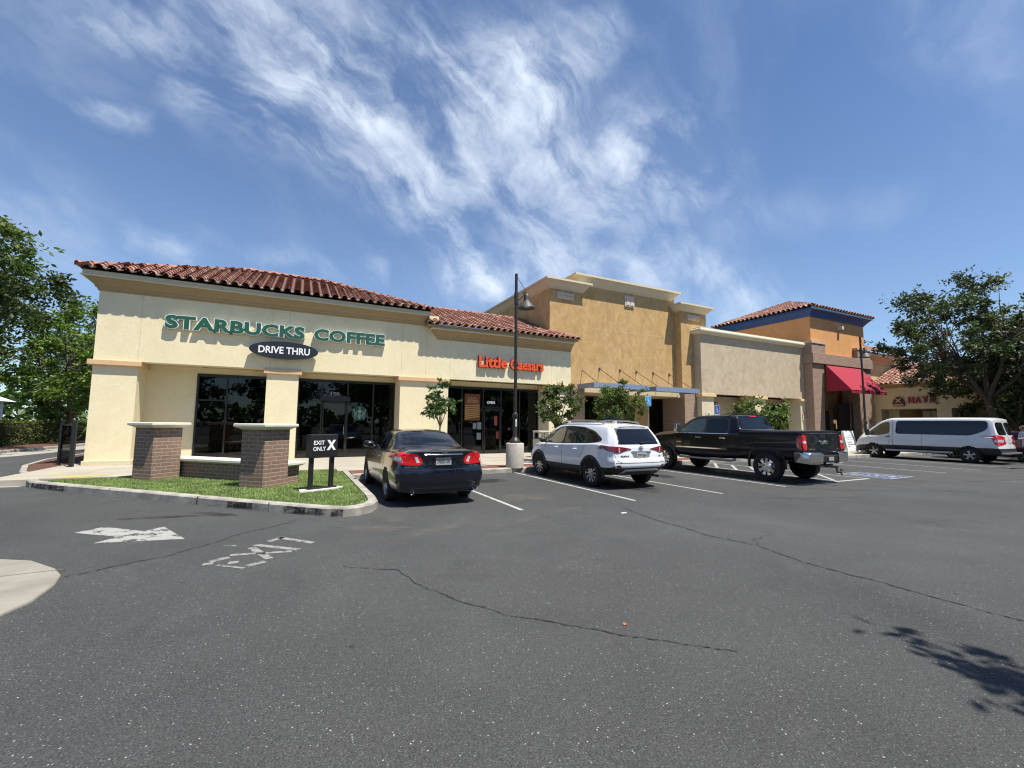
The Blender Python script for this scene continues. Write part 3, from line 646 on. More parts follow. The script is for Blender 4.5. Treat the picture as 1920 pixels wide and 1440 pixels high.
s_ = MB(); s_.box(-4.75, 3.86, 18.9, YG+.02, SF, SF+.05); s_.box(-4.75, 3.86, YF+.3, 18.95, SF+.002, SF+.04); s_.build('soffit', SOFF, cs)
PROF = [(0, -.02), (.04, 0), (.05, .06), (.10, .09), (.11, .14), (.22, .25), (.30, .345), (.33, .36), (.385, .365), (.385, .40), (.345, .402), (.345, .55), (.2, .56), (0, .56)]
PA = PROF[:8]+[(.20, .362), (0, .362)]; PB = [(.0, .363), (.33, .363)]+PROF[8:]  # cream cornice split: cove takes the painted-shade tone, lip keeps the cream
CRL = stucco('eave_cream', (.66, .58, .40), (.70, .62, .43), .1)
for pr_, m_, nm in ((PA, CORN_SHADE, 'cornice'), (PB, CRL, 'eave_fascia')): pc = MB(); cornice(pc, [(o, z+5.78) for o, z in pr_], [(-5.88, 30), (-5.88, YF), (4.95, YF)]); pc.build(nm, m_, cs)
hiproof(cs, -6.30, 4.98, 17.82, 26.22, 6.37, .435, rng=rngT, sides=(1, 1), r=.125, pitch=.33)
for x in (-4.76, -.94, -.35, 3.88, 4.92): jt = MB(); jt.box(x-.004, x+.004, YF-.002, YF+.05, SF, 5.78); jt.build('control_joint', JOINT, cs)
f1 = storefront(cs, -3.28, -1.0, .15, 3.32, YG, [-2.35], [(-3.2, -2.35, 2.35)])
f2 = storefront(cs, .04, 3.86, .15, 3.32, YG, [.93, 1.92, 2.95], [(.93, 1.92, 2.55)])
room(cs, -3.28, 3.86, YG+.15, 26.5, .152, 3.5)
d = MB(); d.box(.98, 1.02, YG-.09, YG-.03, .3, 2.45); d.box(1.84, 1.89, YG-.09, YG-.03, .3, 2.45); d.box(.98, 1.89, YG-.09, YG-.03, .2, .32); d.box(.98, 1.89, YG-.09, YG-.03, 2.36, 2.46); dd = d.build('door', FRAME, cs)
h = MB(); h.tube([(1.80, YG-.1, 1.05), (1.80, YG-.15, 1.08), (1.80, YG-.15, 1.42), (1.80, YG-.1, 1.45)], .014); h.build('door_handle', mat('steel', (.55, .55, .55), .25, 1.), dd)
bx = MB(); bx.box(.86, 2.0, YG-.22, YG-.06, 2.46, 2.62); bx.build('door_header', FRAME, cs)
for x in (-3.0, -1.4, 1.0, 2.9): lt = MB(); lt.lathe([(.09, -.012), (.09, .004)], (x, 18.95, SF-.002), 12); lt.build('soffit_downlight', mat('downlight_trim', (.25, .2, .14), .5), cs)
wall_text('door_number', '150', 1.28, 1.58, 2.68, 2.82, YG-.03, mat('white_vinyl', (.6, .6, .6), .5), cs, depth=.004)
# round green window emblem
GRN = mat('emblem_green', (.007, .06, .035), .6); WHT = mat('emblem_white', (.24, .31, .28), .6)
e_ = MB(); cx, cz, R_ = 2.42, 1.97, .31
e_.prism_y([(cx+R_*cos(t*pi/16), cz+R_*sin(t*pi/16)) for t in range(32)], YG-.016, YG-.012); em = e_.build('round_window_emblem', GRN, cs)
e_ = MB()
def star(cx, cz, r, k=5): return [(cx+(r if i % 2 == 0 else r*.4)*sin(pi*i/k), cz+(r if i % 2 == 0 else r*.4)*cos(pi*i/k)) for i in range(2*k)]
e_.prism_y(star(cx, cz+.22, .06), YG-.021, YG-.0165)
e_.prism_y([(cx+.075*cos(t*pi/8), cz+.07+.085*sin(t*pi/8)) for t in range(16)], YG-.021, YG-.0165)
for s in (-1, 1):
    for k in range(4):
        a = [(cx+s*(.09+.035*k+.02*sin(t)), cz+.14-.05*k-.075*t) for t in range(5)]; e_.prism_y(a+[(x+s*.013, z) for x, z in a[::-1]], YG-.021, YG-.0165)
    e_.prism_y([(cx+s*.12, cz-.1), (cx+s*.26, cz+.12), (cx+s*.235, cz+.2), (cx+s*.2, cz+.08), (cx+s*.08, cz-.13)], YG-.022, YG-.0165)
e_.prism_y([(cx-.06, cz-.05), (cx+.06, cz-.05), (cx+.03, cz-.25), (cx-.03, cz-.25)], YG-.021, YG-.0165)
e_.build('emblem_figure', WHT, em)

# ------------------------------------------------- pizza shop
ps = thing('pizza_shop', 'cream pizza shop with lower clay tile roof beside the ochre tower', 'building', (9, 22, 0))
w = MB(); w.box(XE, 12.38, YF, 19.0, SF, 5.72); w.box(XE, 12.38, 19.0, 20.9, SF+.3, 5.7); w.box(11.1, 12.38, 18.32, YG+.1, .0, SF-.17); w.box(5.9, 11.1, YG-.03, YG+.22, 3.315, SF)
w.build('wall', CR2, ps)
c = MB(); c.box(XE, 5.95, 18.32, YG+.05, .0, SF-.17); c.build('column', CR2, ps)
cb = MB(); cb.box(11.0, 12.45, 18.2, 19.3, SF-.17, SF-.003); cb.build('column_cap', TRIM, ps, bevel=.012)
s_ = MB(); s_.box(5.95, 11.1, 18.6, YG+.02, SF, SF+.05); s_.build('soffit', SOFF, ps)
for pr_, m_, nm in ((PA, CORN_SHADE, 'cornice'), (PB, CRL, 'eave_fascia')): pc = MB(); cornice(pc, [(o, z+5.25) for o, z in pr_], [(5.42, 19.2), (5.42, YF), (12.38, YF)]); pc.build(nm, m_, ps)
fb = MB(); fb.box(4.84, 12.55, 17.87, 18.6, 5.72, 5.797); fb.build('eave_board', CORN_SHADE, ps)
# roof: full slope up to the tower side wall, short verge in front of the tower
rr = MB(); rr.cc = (1, 1, 1); rr.cm = 2; zt_ = 5.80+.43*3.9
rr.poly([(4.8, 17.82, 5.80), (11.40, 17.82, 5.80), (11.40, 21.72, zt_), (4.8, 21.72, zt_)]); rr.poly([(11.40, 17.82, 5.80), (12.6, 17.82, 5.80), (12.6, 18.9, 5.9), (11.4, 18.9, 6.25)]); rr.cm = 0
tiles(rr, (4.8, 17.82, 5.80), (11.38, 17.82, 5.80), (0, 3.9, .43*3.9), 21, 15, .12, rngT, None, 1)
tiles(rr, (11.38, 17.82, 5.80), (12.62, 17.82, 5.80), (0, 1.05, .43*1.05), 4, 3, .12, rngT, lambda s, t: s < 1-t, 1)
ridge(rr, (4.8, 21.72, zt_), (11.38, 21.72, zt_), .13, rngT); ridge(rr, (12.6, 17.86, 5.84), (11.45, 18.86, 6.32), .12, rngT)
rr.build('tile_roof', [TILE, MORT, UNDER], ps, smooth=50, recalc=False)
for x in (6.0, 11.24): jt = MB(); jt.box(x-.004, x+.004, YF-.002, YF+.05, SF, 5.25); jt.build('control_joint', JOINT, ps)
f3 = storefront(ps, 5.95, 11.1, .15, 3.32, YG, [6.98, 8.05, 9.0, 10.02], [(8.05, 9.0, 2.35)])
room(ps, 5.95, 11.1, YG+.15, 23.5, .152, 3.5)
d = MB(); d.box(8.09, 8.15, YG-.09, YG-.03, .3, 2.3); d.box(8.9, 8.96, YG-.09, YG-.03, .3, 2.3); d.box(8.09, 8.96, YG-.09, YG-.03, .2, .32); d.box(8.09, 8.96, YG-.09, YG-.03, 2.22, 2.3); d.build('door', FRAME, ps)
po = MB(); po.box(7.12, 7.90, YG-.02, YG-.012, 1.72, 2.98); pst = po.build('pizza_poster', mat('poster_orange', (.17, .045, .014), .6, var=.15, vscale=3), ps)
wall_text('poster_lettering', "IT'S ALL", 7.28, 7.74, 2.74, 2.83, YG-.022, mat('poster_cream', (.42, .30, .13), .6), pst, .01, .003)
wall_text('poster_lettering', 'STIX!', 7.26, 7.78, 2.55, 2.71, YG-.022, MATS['poster_cream'], pst, .03, .003)
st = MB()
for k in range(7): st.prism_y([(7.14, 1.78+k*.1), (7.88, 2.0+k*.09 - .1), (7.88, 2.05+k*.09 - .1), (7.14, 1.84+k*.1)], YG-.024, YG-.021)
st.build('poster_breadsticks', mat('bread', (.42, .26, .08), .7), pst)
ww = mat('white_glow_print', (.45, .45, .45), .6, emit=(.8, .85, .9, .25))  # white lettering given a weak glow of its own
wall_text('open_lettering', 'OPEN', 8.26, 8.68, 2.53, 2.66, YG-.02, ww, ps, .03, .004)
for x0, z0, w_, h_ in ((7.55, 1.32, .18, .28), (7.78, 1.3, .2, .34), (7.75, .82, .22, .32)): pp = MB(); pp.box(x0, x0+w_, YG-.018, YG-.014, z0, z0+h_); pp.build('paper_notice', mat('notice_paper', (.20, .25, .25), .7), ps)
for q_ in ((8.66, 8.82, 1.5, 1.95), (8.78, 8.94, .85, 1.2)): pp = MB(); pp.box(q_[0], q_[1], YG-.018, YG-.014, q_[2], q_[3]); pp.build('red_notice', mat('notice_red', (.36, .06, .04), .6), ps)

# ------------------------------------------------- ochre tower store
ts = thing('ochre_tower_store', 'tall ochre stucco store with stepped buff cornices and blue canopies', 'building', (17, 22, 0))
w = MB(); w.box(11.5, 13.55, 18.9, 27, SF, 8.95); w.box(13.55, 20.75, 19.3, 27, SF, 9.6); w.box(20.75, 22.95, 18.81, 27, SF, 8.9)
w.box(13.9, 20.5, 19.5, 27, 8.5, 9.62); w.box(17.9, 19.55, 20.35, 20.6, .1, SF); w.box(12.5, 14.5, 20.35, 20.6, .1, SF); w.box(14.5, 17.9, 20.36, 20.59, 3.21, SF); w.box(19.55, 20.75, 20.36, 20.59, 3.21, SF); w.build('wall', TAN, ts)
pc = MB(); CP = [(0, 0), (.03, 0), (.05, .05), (.11, .09), (.19, .20), (.31, .36), (.34, .375), (.40, .38), (.40, .48), (0, .5)]
cornice(pc, [(o, z+8.62) for o, z in CP], [(11.5, 27), (11.5, 18.9), (13.55, 18.9), (13.55, 19.31)]); pc.build('cornice', TANC, ts)
pc = MB(); cornice(pc, [(o*1.05, z*1.08+9.22) for o, z in CP], [(13.55, 27), (13.55, 19.3), (20.5, 19.3), (20.5, 27)]); pc.build('cornice', TANC, ts)
pc = MB(); cornice(pc, [(o, z*.9+8.53) for o, z in CP], [(20.75, 19.31), (20.75, 18.81), (22.9, 18.81), (22.9, 27)]); pc.build('cornice', TANC, ts)
STN = mat('cast_relief', (.62, .50, .40), .9, var=.1)
def medallion(x0, x1, z0, z1, y, n):
    mb = MB(); mb.box(x0, x1, y-.07, y+.02, z0, z1); o = mb.build('relief_panel', STN, ts, bevel=.01)
    mb = MB(); wd = (x1-x0-.08)/n
    for i in range(n):
        a = x0+.04+wd*i
        for j in range(2 if n > 1 else 3):
            zz = z0+.04+(z1-z0-.08)*j/(2 if n > 1 else 3); hh = (z1-z0-.08)/(2 if n > 1 else 3)
            mb.prism_y([(a+wd*.1, zz+.02), (a+wd*.5, zz+hh*.25), (a+wd*.9, zz+.02), (a+wd*.8, zz+hh*.8), (a+wd*.5, zz+hh*.95), (a+wd*.2, zz+hh*.8)], y-.10, y-.071)
    mb.build('relief_carving', STN, o)
for x in (15.4, 18.2): jt = MB(); jt.box(x-.005, x+.005, 19.297, 19.35, SF, 9.2); jt.build('control_joint', mat('pale_joint', (.62, .47, .28), .9), ts)
jt = MB(); jt.box(13.6, 20.7, 19.2985, 19.35, 6.90, 6.91); jt.build('control_joint', MATS['pale_joint'], ts)
medallion(11.93, 12.96, 8.12, 8.48, 18.9, 5); medallion(16.8, 17.5, 8.42, 9.06, 19.3, 2); medallion(21.3, 22.32, 8.06, 8.38, 18.81, 5)
c = MB(); c.box(12.42, 13.55, 18.75, 20.4, .0, SF); c.build('brick_pier', BR2, ts)
c = MB(); c.box(20.75, 22.0, 18.66, 20.4, .0, SF); c.box(22.0, 22.9, 18.83, 20.4, 0, SF); c.build('brick_pier', BR2, ts)
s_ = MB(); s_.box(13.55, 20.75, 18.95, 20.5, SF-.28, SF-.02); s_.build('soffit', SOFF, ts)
storefront(ts, 14.5, 17.9, .15, 3.22, 20.45, [16.2]); storefront(ts, 19.55, 20.75, .15, 3.22, 20.45, [])
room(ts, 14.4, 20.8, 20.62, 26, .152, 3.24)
nm = MB(); nm.prism_y([(15.9, 1.75), (17.4, 1.75), (17.4, 2.3), (15.9, 2.3)], 20.36, 20.375); nm.build('blue_window_sticker', mat('sticker_blue', (.03, .07, .2), .5), ts)
for x0, x1, z in ((13.15, 16.75, 3.42), (17.25, 20.55, 3.40)):
    can = thing('canopy', 'blue steel canopy hung on rods, %s' % ('left of the pair behind the young trees' if x0 < 15 else 'right of the pair above the store window'), 'canopy', (x0, 18.6, z), group='blue canopies on the ochre store')
    mb = MB(); mb.box(x0, x1, 17.4, 17.46, z, z+.25); mb.box(x0, x0+.05, 17.46, 18.85, z, z+.25); mb.box(x1-.05, x1, 17.46, 18.85, z, z+.25)
    mb.box(x0+.05, x1-.05, 17.46, 18.85, z+.10, z+.14); mb.build('canopy_frame', mat('light_steel_blue', (.19, .25, .36), .5), can)
    for k in range(3):
        xx = x0+.35+(x1-x0-.7)*k/2; mb = MB(); mb.tube([(xx, 17.55, z+.24), (xx, 18.7 if xx < 13.5 or xx > 20.7 else 19.28, z+1.25)], .018, 6); mb.box(xx-.05, xx+.05, 18.72 if xx<13.5 or xx>20.7 else 19.26, 19.3, z+1.17, z+1.3); mb.build('tie_rod', mat('rusty_rod', (.10, .045, .03), .6), can)

# ------------------------------------------------- greige shop
gs = thing('greige_shop', 'low greige stucco shop with cream rounded coping and square columns', 'building', (27, 22, 0))
w = MB(); w.box(21.8, 32.6, 18.3, 26, SF-.02, 7.25); w.box(23.0, 24.5, 19.75, 19.9, .1, SF); w.box(24.95, 26.7, 19.75, 19.9, .1, SF); w.box(27.2, 29.7, 19.75, 19.9, .1, SF); w.box(29.7,32.6,19.75,19.9,3.09,SF); w.box(24.5,24.95,19.75,19.9,3.14,SF); w.box(26.7,27.2,19.75,19.9,3.09,SF)
w.build('wall', GREY, gs)
pc = MB(); cornice(pc, [(0, 7.14), (.06, 7.14), (.14, 7.18), (.24, 7.25), (.27, 7.34), (.24, 7.42), (.16, 7.46), (.16, 7.52), (0, 7.53), (-.6, 7.54)], [(21.8, 26), (21.8, 18.3), (32.5, 18.3)]); pc.build('coping', GREYC, gs, smooth=40)
for x0, x1 in ((21.8, 22.85), (26.72, 27.78), (31.6, 32.6)):
    c = MB(); c.box(x0, x1, 18.32, 19.2, .0, SF-.2); co = c.build('column', stucco('column_stucco', (.60, .52, .36), (.65, .57, .40), .2), gs)
    cb = MB(); cb.box(x0-.1, x1+.1, 18.2, 19.3, SF-.2, SF-.022); cb.build('column_cap', stucco('yellow_cap', (.66, .50, .28), (.70, .54, .31), .1), co, bevel=.012)
s_ = MB(); s_.box(22.85, 31.6, 18.7, 19.8, SF-.02, SF+.03); s_.build('soffit', SOFF, gs)
storefront(gs, 29.7, 32.2, .15, 3.1, 19.8, [30.9]); storefront(gs, 24.5, 24.95, .15, 3.15, 19.8, []); storefront(gs, 26.7, 27.2, .15, 3.1, 19.8, [])
storefront(gs, 22.85, 23.3, .15, 3.15, 19.68, [])
room(gs, 23, 32.4, 19.92, 25, .152, 3.14)

# ------------------------------------------------- orange store
osr = thing('orange_store', 'orange stucco store with navy eaves and brown brick piers', 'building', (36, 21, 0))
w = MB(); w.box(32.56, 39.66, 17.94, 25.2, 6.0, 9.6); w.box(32.6, 39.6, 19.3, 19.6, 2.75, 6.0); w.box(39.3, 39.62, 18, 25, 0, 6.0); w.box(32.6, 33.2, 18.3, 25, 0, 6.0); w.build('wall', ORG, osr)
w = MB(); w.box(33.7, 37.6, 19.0, 19.28, 2.9, 4.1); w.box(36.9, 38.2, 19.0, 19.28, .1, 2.9); w.build('entry_wall', stucco('brown_stucco', (.36, .24, .13), (.42, .29, .17), .2), osr)
pc = MB(); cornice(pc, [(0, 9.42), (.06, 9.42), (.08, 9.50), (.34, 9.82), (.40, 9.84), (.40, 9.98), (0, 10.0)], [(32.56, 25.2), (32.56, 17.94), (39.66, 17.94), (39.66, 25.2)]); pc.build('navy_cornice', BLUE, osr)
gt = MB(); gt.box(32.1, 40.1, 17.46, 17.53, 9.88, 10.0); gt.build('gutter', mat('pale_gutter', (.35, .42, .48), .4), osr)
hiproof(osr, 32.0, 40.2, 17.42, 25.75, 10.02, .42, rng=rngT, r=.14, pitch=.36)
w = MB(); w.box(32.1, 33.75, 17.65, 18.3, 6.0, 7.42); w.box(38.0, 39.8, 17.65, 18.3, 6.0, 7.42); w.box(32.05, 39.85, 17.55, 18.32, 6.0, 6.72); w.build('brick_band', BR2, osr)
for a, b_ in ((32.05, 33.85), (37.9, 39.85)): w = MB(); w.box(a, b_, 17.6, 18.35, 7.42, 7.58); w.build('band_cap', stucco('pinkish_cap', (.5, .38, .28), (.54, .42, .3), .1), osr)
for x0, x1 in ((32.1, 33.45), (38.0, 39.7)):
    w = MB(); n_ = []
    for z, f_ in ((0, .0), (6.0, .22)): n_.append([(x0+.1-f_*.3, 17.75-f_*.3, z), (x1-.12+f_, 17.75-f_*.3, z), (x1-.12+f_, 18.9, z), (x0+.1-f_*.3, 18.9, z)])
    w.loft(n_); w.build('brick_pier', BR2, osr)
dk = MB(); dk.box(36.0, 38.0, 18.2, 18.3, .1, 3.3); dk.build('dark_door_panel', mat('dark_door', (.02, .014, .012), .5), osr)
storefront(osr, 33.3, 36.0, .15, 2.75, 19.2, [34.4])
room(osr, 33.3, 37, 19.3, 24, .152, 2.75)
cmr = MB(); cmr.box(-.12, .12, -.3, 0, -.12, .12); o = cmr.build('wall_light', mat('fixture_white', (.6, .55, .48), .5)); o.location = (36.2, 17.94, 8.92); tag(o, 'small cream light box high on the orange wall', 'light')
aw = MB(); a0, a1, b0, b1 = (33.6, 17.55, 5.9), (38.1, 17.55, 5.9), (33.1, 16.05, 4.02), (37.9, 16.05, 4.02)
x0, x1 = 33.45, 38.0
aw.poly([(x0, 17.5, 5.88), (x1, 17.5, 5.88), (x1, 16.0, 4.05), (x0, 16.0, 4.05)]); aw.poly([(x0, 17.5, 5.88), (x0, 16.0, 4.05), (x0, 17.5, 4.05)]); aw.poly([(x1, 17.5, 5.88), (x1, 16.0, 4.05), (x1, 17.5, 4.05)])
aw.poly([(x0, 16.0, 4.05), (x1, 16.0, 4.05), (x1, 16.01, 3.86), (x0, 16.01, 3.86)])
awn = aw.build('awning', mat('crimson_canvas', (.30, .013, .036), .85, var=.06, vscale=2)); tag(awn, 'sloping crimson canvas awning over the orange store entrance', 'awning')
md = awn.modifiers.new('thick', 'SOLIDIFY'); md.thickness = .02
# ------------------------------------------------- yellow gabled shop beyond, and the restaurant wing
ys = thing('yellow_shop', 'yellow stucco shop with tiled eave behind the orange store', 'building', (44, 22, 0))
w = MB(); w.box(39.7, 48.4, 19.45, 28, 0, 7.6); w.build('wall', YEL, ys)
pc = MB(); cornice(pc, [(0, 7.0), (.06, 7.0), (.1, 7.15), (.5, 7.5), (.6, 7.55), (.6, 7.8), (0, 7.82)], [(39.7, 19.45), (48.4, 19.45), (48.4, 28)]); pc.build('cornice', TRIM, ys)
rr = MB(); rr.cc = (1, 1, 1); tiles(rr, (39.7, 18.75, 7.85), (49.1, 18.75, 7.85), (0, 3.5, 1.5), 30, 9, .12, rngT); ridge(rr, (39.7, 22.2, 9.35), (49, 22.2, 9.35), .14, rngT); rr.build('tile_roof', [TILE, MORT], ys, smooth=50, recalc=False)
hy = thing('restaurant_wing', 'shaded olive cream restaurant wing behind the white van', 'building', (46, 12, 0))
XH = 44.
w = MB(); w.box(XH, XH+.6, -2, 19.44, 3.05, 4.8); w.box(XH+.02, XH+12, -2, 19.44, 3.4, 4.82); w.box(XH+1.2, XH+1.4, -2, 19.4, 0, 3.1)
for a, b_ in ((19.0, 19.44), (14.6, 15.45), (9.0, 9.8), (4.0, 4.8)): w.box(XH+.02, XH+1.2, a, b_, 0, 3.05)
w.build('wall', HAY, hy)
pc = MB(); cornice(pc, [(0, 4.78), (.1, 4.78), (.12, 4.90), (.5, 4.98), (.5, 5.08), (0, 5.1)], [(XH, 19.44), (XH, -2)]); pc.build('eave', stucco('brown_eave', (.36, .24, .14), (.4, .28, .17), .1), hy)
rr = MB(); rr.cc = (1, 1, 1); tiles(rr, (XH-.6, 19.4, 5.1), (XH-.6, -2, 5.1), (4.2, 0, 1.9), 66, 12, .13, rngT, None, 1); rr.cm = 2; rr.poly([(XH-.6, 19.4, 5.1), (XH-.6, -2, 5.1), (XH+3.6, -2, 7.0), (XH+3.6, 19.4, 7.0)]); rr.build('tile_roof', [TILE, MORT, UNDER], hy, smooth=50, recalc=False)
wd = MB(); wd.box(XH+1.1, XH+1.14, 15.6, 18.2, .2, 3.0); wd.box(XH+1.1, XH+1.14, 9.9, 14.5, .2, 3.0); wd.box(XH+1.1, XH+1.14, 4.9, 8.9, .2, 3.0); wf = wd.build('dark_window', mat('dark_glazing', (.01, .011, .012), .12), hy)
wd = MB()
for a, b_ in ((16.2, 16.7), (15.7, 16.15)): wd.box(XH+1.06, XH+1.09, a, b_, 1.9, 2.9)
wd.build('window_blind', mat('grey_blind', (.22, .22, .2), .6), wf)
# ================================================================== SIGNS
GRS = mat('sign_green', (.004, .075, .04), .55); RIM = mat('sign_white_rim', (.72, .76, .74), .4); SGB = mat('sign_side_dark', (.06, .07, .06), .5)
def channel_sign(name, label, words, y, face, rim, bold, rimb, dep, cat='sign', spacing=1.0, side=None):
    """raised letters: each letter its own mesh with a rim under it"""
    sx0 = min(w[1] for w in words); sg = thing(name, label, cat, (sx0, y, words[0][3]))
    for txt, x0, x1, z0, z1 in words:
        # measure advance of each letter with the whole word
        full, _ = textmesh(txt, 1., bold, 0, 1., spacing); fa = min(v[0] for v in full); fb = max(v[0] for v in full); ya = min(v[1] for v in full); yb = max(v[1] for v in full)
        for i, ch in enumerate(txt):
            pre, _ = textmesh(txt[:i+1], 1., bold, 0, 1., spacing); pb = max(v[0] for v in pre)
            one, of = textmesh(ch, 1., bold, 1., 1.); oa = min(v[0] for v in one); ob = max(v[0] for v in one); s = (x1-x0)/(fb-fa); t = (z1-z0)/(yb-ya); dx = pb-ob
            def place(vs, d0, d1): return [(x0+(v[0]+dx-fa)*s, (y-d0) if v[2] < 0 else (y-d1), z0+(v[1]-ya)*t) for v in vs]
            mb = MB(); mb.add(place(one, dep-.03, dep+.008), of); L_ = mb.build('letter', face, sg)
            two, tf = textmesh(ch, 1., rimb, 1., 1.); mb = MB(); mb.add(place(two, .03, dep-.001), tf); mb.build('letter_rim', rim, L_)
            st = MB(); xm = x0+((oa+ob)/2+dx-fa)*s; st.tube([(xm, y, z0+(z1-z0)*.4), (xm, y-dep+.03, z0+(z1-z0)*.4)], .015, 6); st.build('letter_stud', side or SGB, L_)
    return sg
channel_sign('coffee_sign', 'green raised capital letters with white rims on the cream wall', [('STARBUCKS', -4.1, .17, 4.71, 5.17), ('COFFEE', .49, 3.14, 4.71, 5.17)], YF, GRS, RIM, .044, .074, .155, spacing=1.04)
dv = thing('drive_through_sign', 'black oval sign with white lettering under the green letters', 'sign', (-.48, 18.3, 4.2))
mb = MB(); mb.prism_y([(-.48+1.14*cos(t*pi/24), 4.215+.325*sin(t*pi/24)) for t in range(48)], 18.05, 18.19); mb.build('sign_face', mat('sign_black', (.012, .013, .014), .35, coat=.3), dv, smooth=40)
mb = MB(); mb.box(-1.0, 0, 18.185, 18.31, 4.1, 4.3); mb.build('bracket', SGB, dv)
wall_text('lettering', 'DRIVE THRU', -1.32, .37, 4.08, 4.34, 18.045, mat('sign_white', (.8, .8, .8), .4), dv, .022, .012)
RED = mat('sign_orange_red', (.72, .085, .015), .4, coat=.2)
lcs = channel_sign('pizza_sign', 'orange red serif letters on the cream wall of the pizza shop', [('Little', 7.32, 8.74, 4.13, 4.66), ('Caesars', 8.90, 10.70, 4.12, 4.62)], YF, RED, mat('sign_dark_red', (.20, .015, .008), .5), .026, .038, .155)
hs = thing('restaurant_sign', 'dark red letters beside a domed emblem on the shaded wing', 'sign', (XH, 16.8, 3.4))
HR = mat('dim_red', (.30, .025, .03), .5); HB = mat('emblem_maroon', (.075, .02, .03), .5); HW = mat('emblem_cream', (.5, .45, .4), .5)
mb = MB(); pts = [(17.74-.39*cos(t*pi/14), 3.42+.62*sin(t*pi/14)) for t in range(15)]; pts += [(17.74+.34, 3.28), (17.74-.34, 3.28)]
mb.prism_x(pts, XH-.16, XH-.03); em = mb.build('emblem', HB, hs)
mb = MB(); mb.prism_x([(17.42, 3.34), (18.06, 3.34), (18.08, 3.43), (17.40, 3.43)], XH-.175, XH-.162); mb.prism_x([(17.55, 3.6), (17.62, 3.56), (17.95, 3.9), (17.9, 3.94)], XH-.175, XH-.162); mb.prism_x([(17.93, 3.6), (17.86, 3.56), (17.53, 3.9), (17.58, 3.94)], XH-.174, XH-.161); mb.build('emblem_mark', HW, em)
vs, fs = fit_text('HAYA', 0, 1.66, 0, .5, .03, .12)
full = 'HAYA'
for i in range(4):
    v_, f_ = fit_text(full[i], 17.1-.43*i, 17.1-.43*i-.36, 3.48, 4.0, .03, .1); mb = MB(); mb.add([(XH-.1-w, u, v) for u, v, w in v_], f_); mb.build('letter', HR, hs)

# ================================================================== STREET FURNITURE
LAMP = mat('lamp_bronze', (.035, .030, .027), .45, metal=.3, var=.2, vscale=12); LAMPG = mat('lamp_grey', (.06, .058, .054), .55, metal=.2)
def street_lamp(loc, label, H_=6.62, base=True, sticker=True, rz=0.):
    t = thing('street_lamp', label, 'street lamp', loc, rz, group='bronze bell lamps on the pavement'); t['local'] = 1
    z0 = .80 if base else .0
    if base:
        mb = MB(); mb.lathe([(.30, 0), (.30, .02), (.30, .78), (.29, .80), (.27, .81)], n=32); mb.build('concrete_base', mat('base_concrete', (.42, .385, .33), .9, var=.14, vscale=6, bump=.3, bscale=50), t, smooth=40)
    mb = MB(); mb.lathe([(.185, z0), (.185, z0+.05), (.165, z0+.10), (.11, z0+.17), (.08, z0+.20), (.085, z0+.23), (.075, z0+.26), (.073, z0+.80), (.08, z0+.86), (.095, z0+.90), (.095, z0+.95), (.075, z0+1.0), (.058, z0+1.03)], n=20); mb.build('pole_base', LAMP, t, smooth=40)
    mb = MB(); mb.lathe([(.055, z0+1.0), (.052, 4.0), (.05, H_)], n=14); mb.lathe([(.068, 5.55), (.068, 5.95)], n=14); mb.build('pole', LAMP, t, smooth=40)
    mb = MB(); mb.tube([(.03, 0, 5.66), (.10, 0, 5.74), (.30, -.02, 5.92), (.42, -.02, 5.98)], .032, 8); mb.box(.26, .44, -.05, .01, 5.93, 6.0); mb.tube([(.02, 0, 6.55), (.38, -.02, 6.02)], .008, 6)
    mb.build('arm', LAMP, t)
    mb = MB(); mb.lathe([(.04, 5.98), (.075, 5.93), (.10, 5.86), (.10, 5.80), (.115, 5.79), (.115, 5.70), (.13, 5.68), (.16, 5.64), (.30, 5.48), (.31, 5.45), (.30, 5.45), (.15, 5.60), (.05, 5.62)], (.40, -.02, 0), n=24); sh = mb.build('lamp_shade', LAMPG, t, smooth=40)
    mb = MB(); mb.lathe([(.02, 5.62), (.09, 5.60), (.13, 5.54), (.13, 5.52), (.07, 5.49), (.02, 5.48)], (.40, -.02, 0), n=16); mb.build('lamp_glass', mat('lamp_lens', (.35, .36, .36), .15), sh, smooth=60)
    if sticker:
        mb = MB(); mb.box(-.025, .025, -.0775, -.072, z0+.56, z0+.80); s = mb.build('white_sticker', mat('sticker_white', (.7, .7, .7), .5), t)
        mb = MB(); mb.prism_y([(-.012, z0+.60), (.012, z0+.60), (.0, z0+.74)], -.0795, -.078); mb.build('sticker_print', SGB, s)
    return t
street_lamp((6.62, 13.1, .14), 'bronze bell street lamp on round concrete base between sedan and white car')
street_lamp((29.0, 13.3, .14), 'bronze bell street lamp in front of the red awning', sticker=True, rz=0)
# ---- brick pillars and bench wall, set at 45 degrees on the island
BRK = brick('island_brick', (.25, .155, .11), (.195, .12, .088), (.34, .265, .20), .26, .088, .011)
def pillar(c, label):
    t = thing('brick_pillar', label, 'pillar', (c[0], c[1], .1), radians(-45), group='brick pillars on the grass island'); t['local'] = 1
    mb = MB(); mb.box(-.34, .34, -.34, .34, 0, 1.31); mb.build('brick_shaft', BRK, t)
    mb = MB(); h = .47
    mb.loft([[(x*k, y*k, z) for x, y in ((-1, -1), (1, -1), (1, 1), (-1, 1))] for k, z in ((.36, 1.31), (.37, 1.325), (.44, 1.36), (h, 1.375), (h, 1.43), (h-.02, 1.44))]); mb.build('stone_cap', CAPM, t, bevel=.008)
pillar((-3.11, 14.10), 'brick pillar with stone cap next to the cream corner column')
pillar((-.58, 11.58), 'brick pillar with stone cap beside the black exit sign')
t = thing('brick_bench_wall', 'low brick wall with pale stone top running behind the two pillars', 'wall', (-1.4, 13.25, .1), radians(-45)); t['local'] = 1
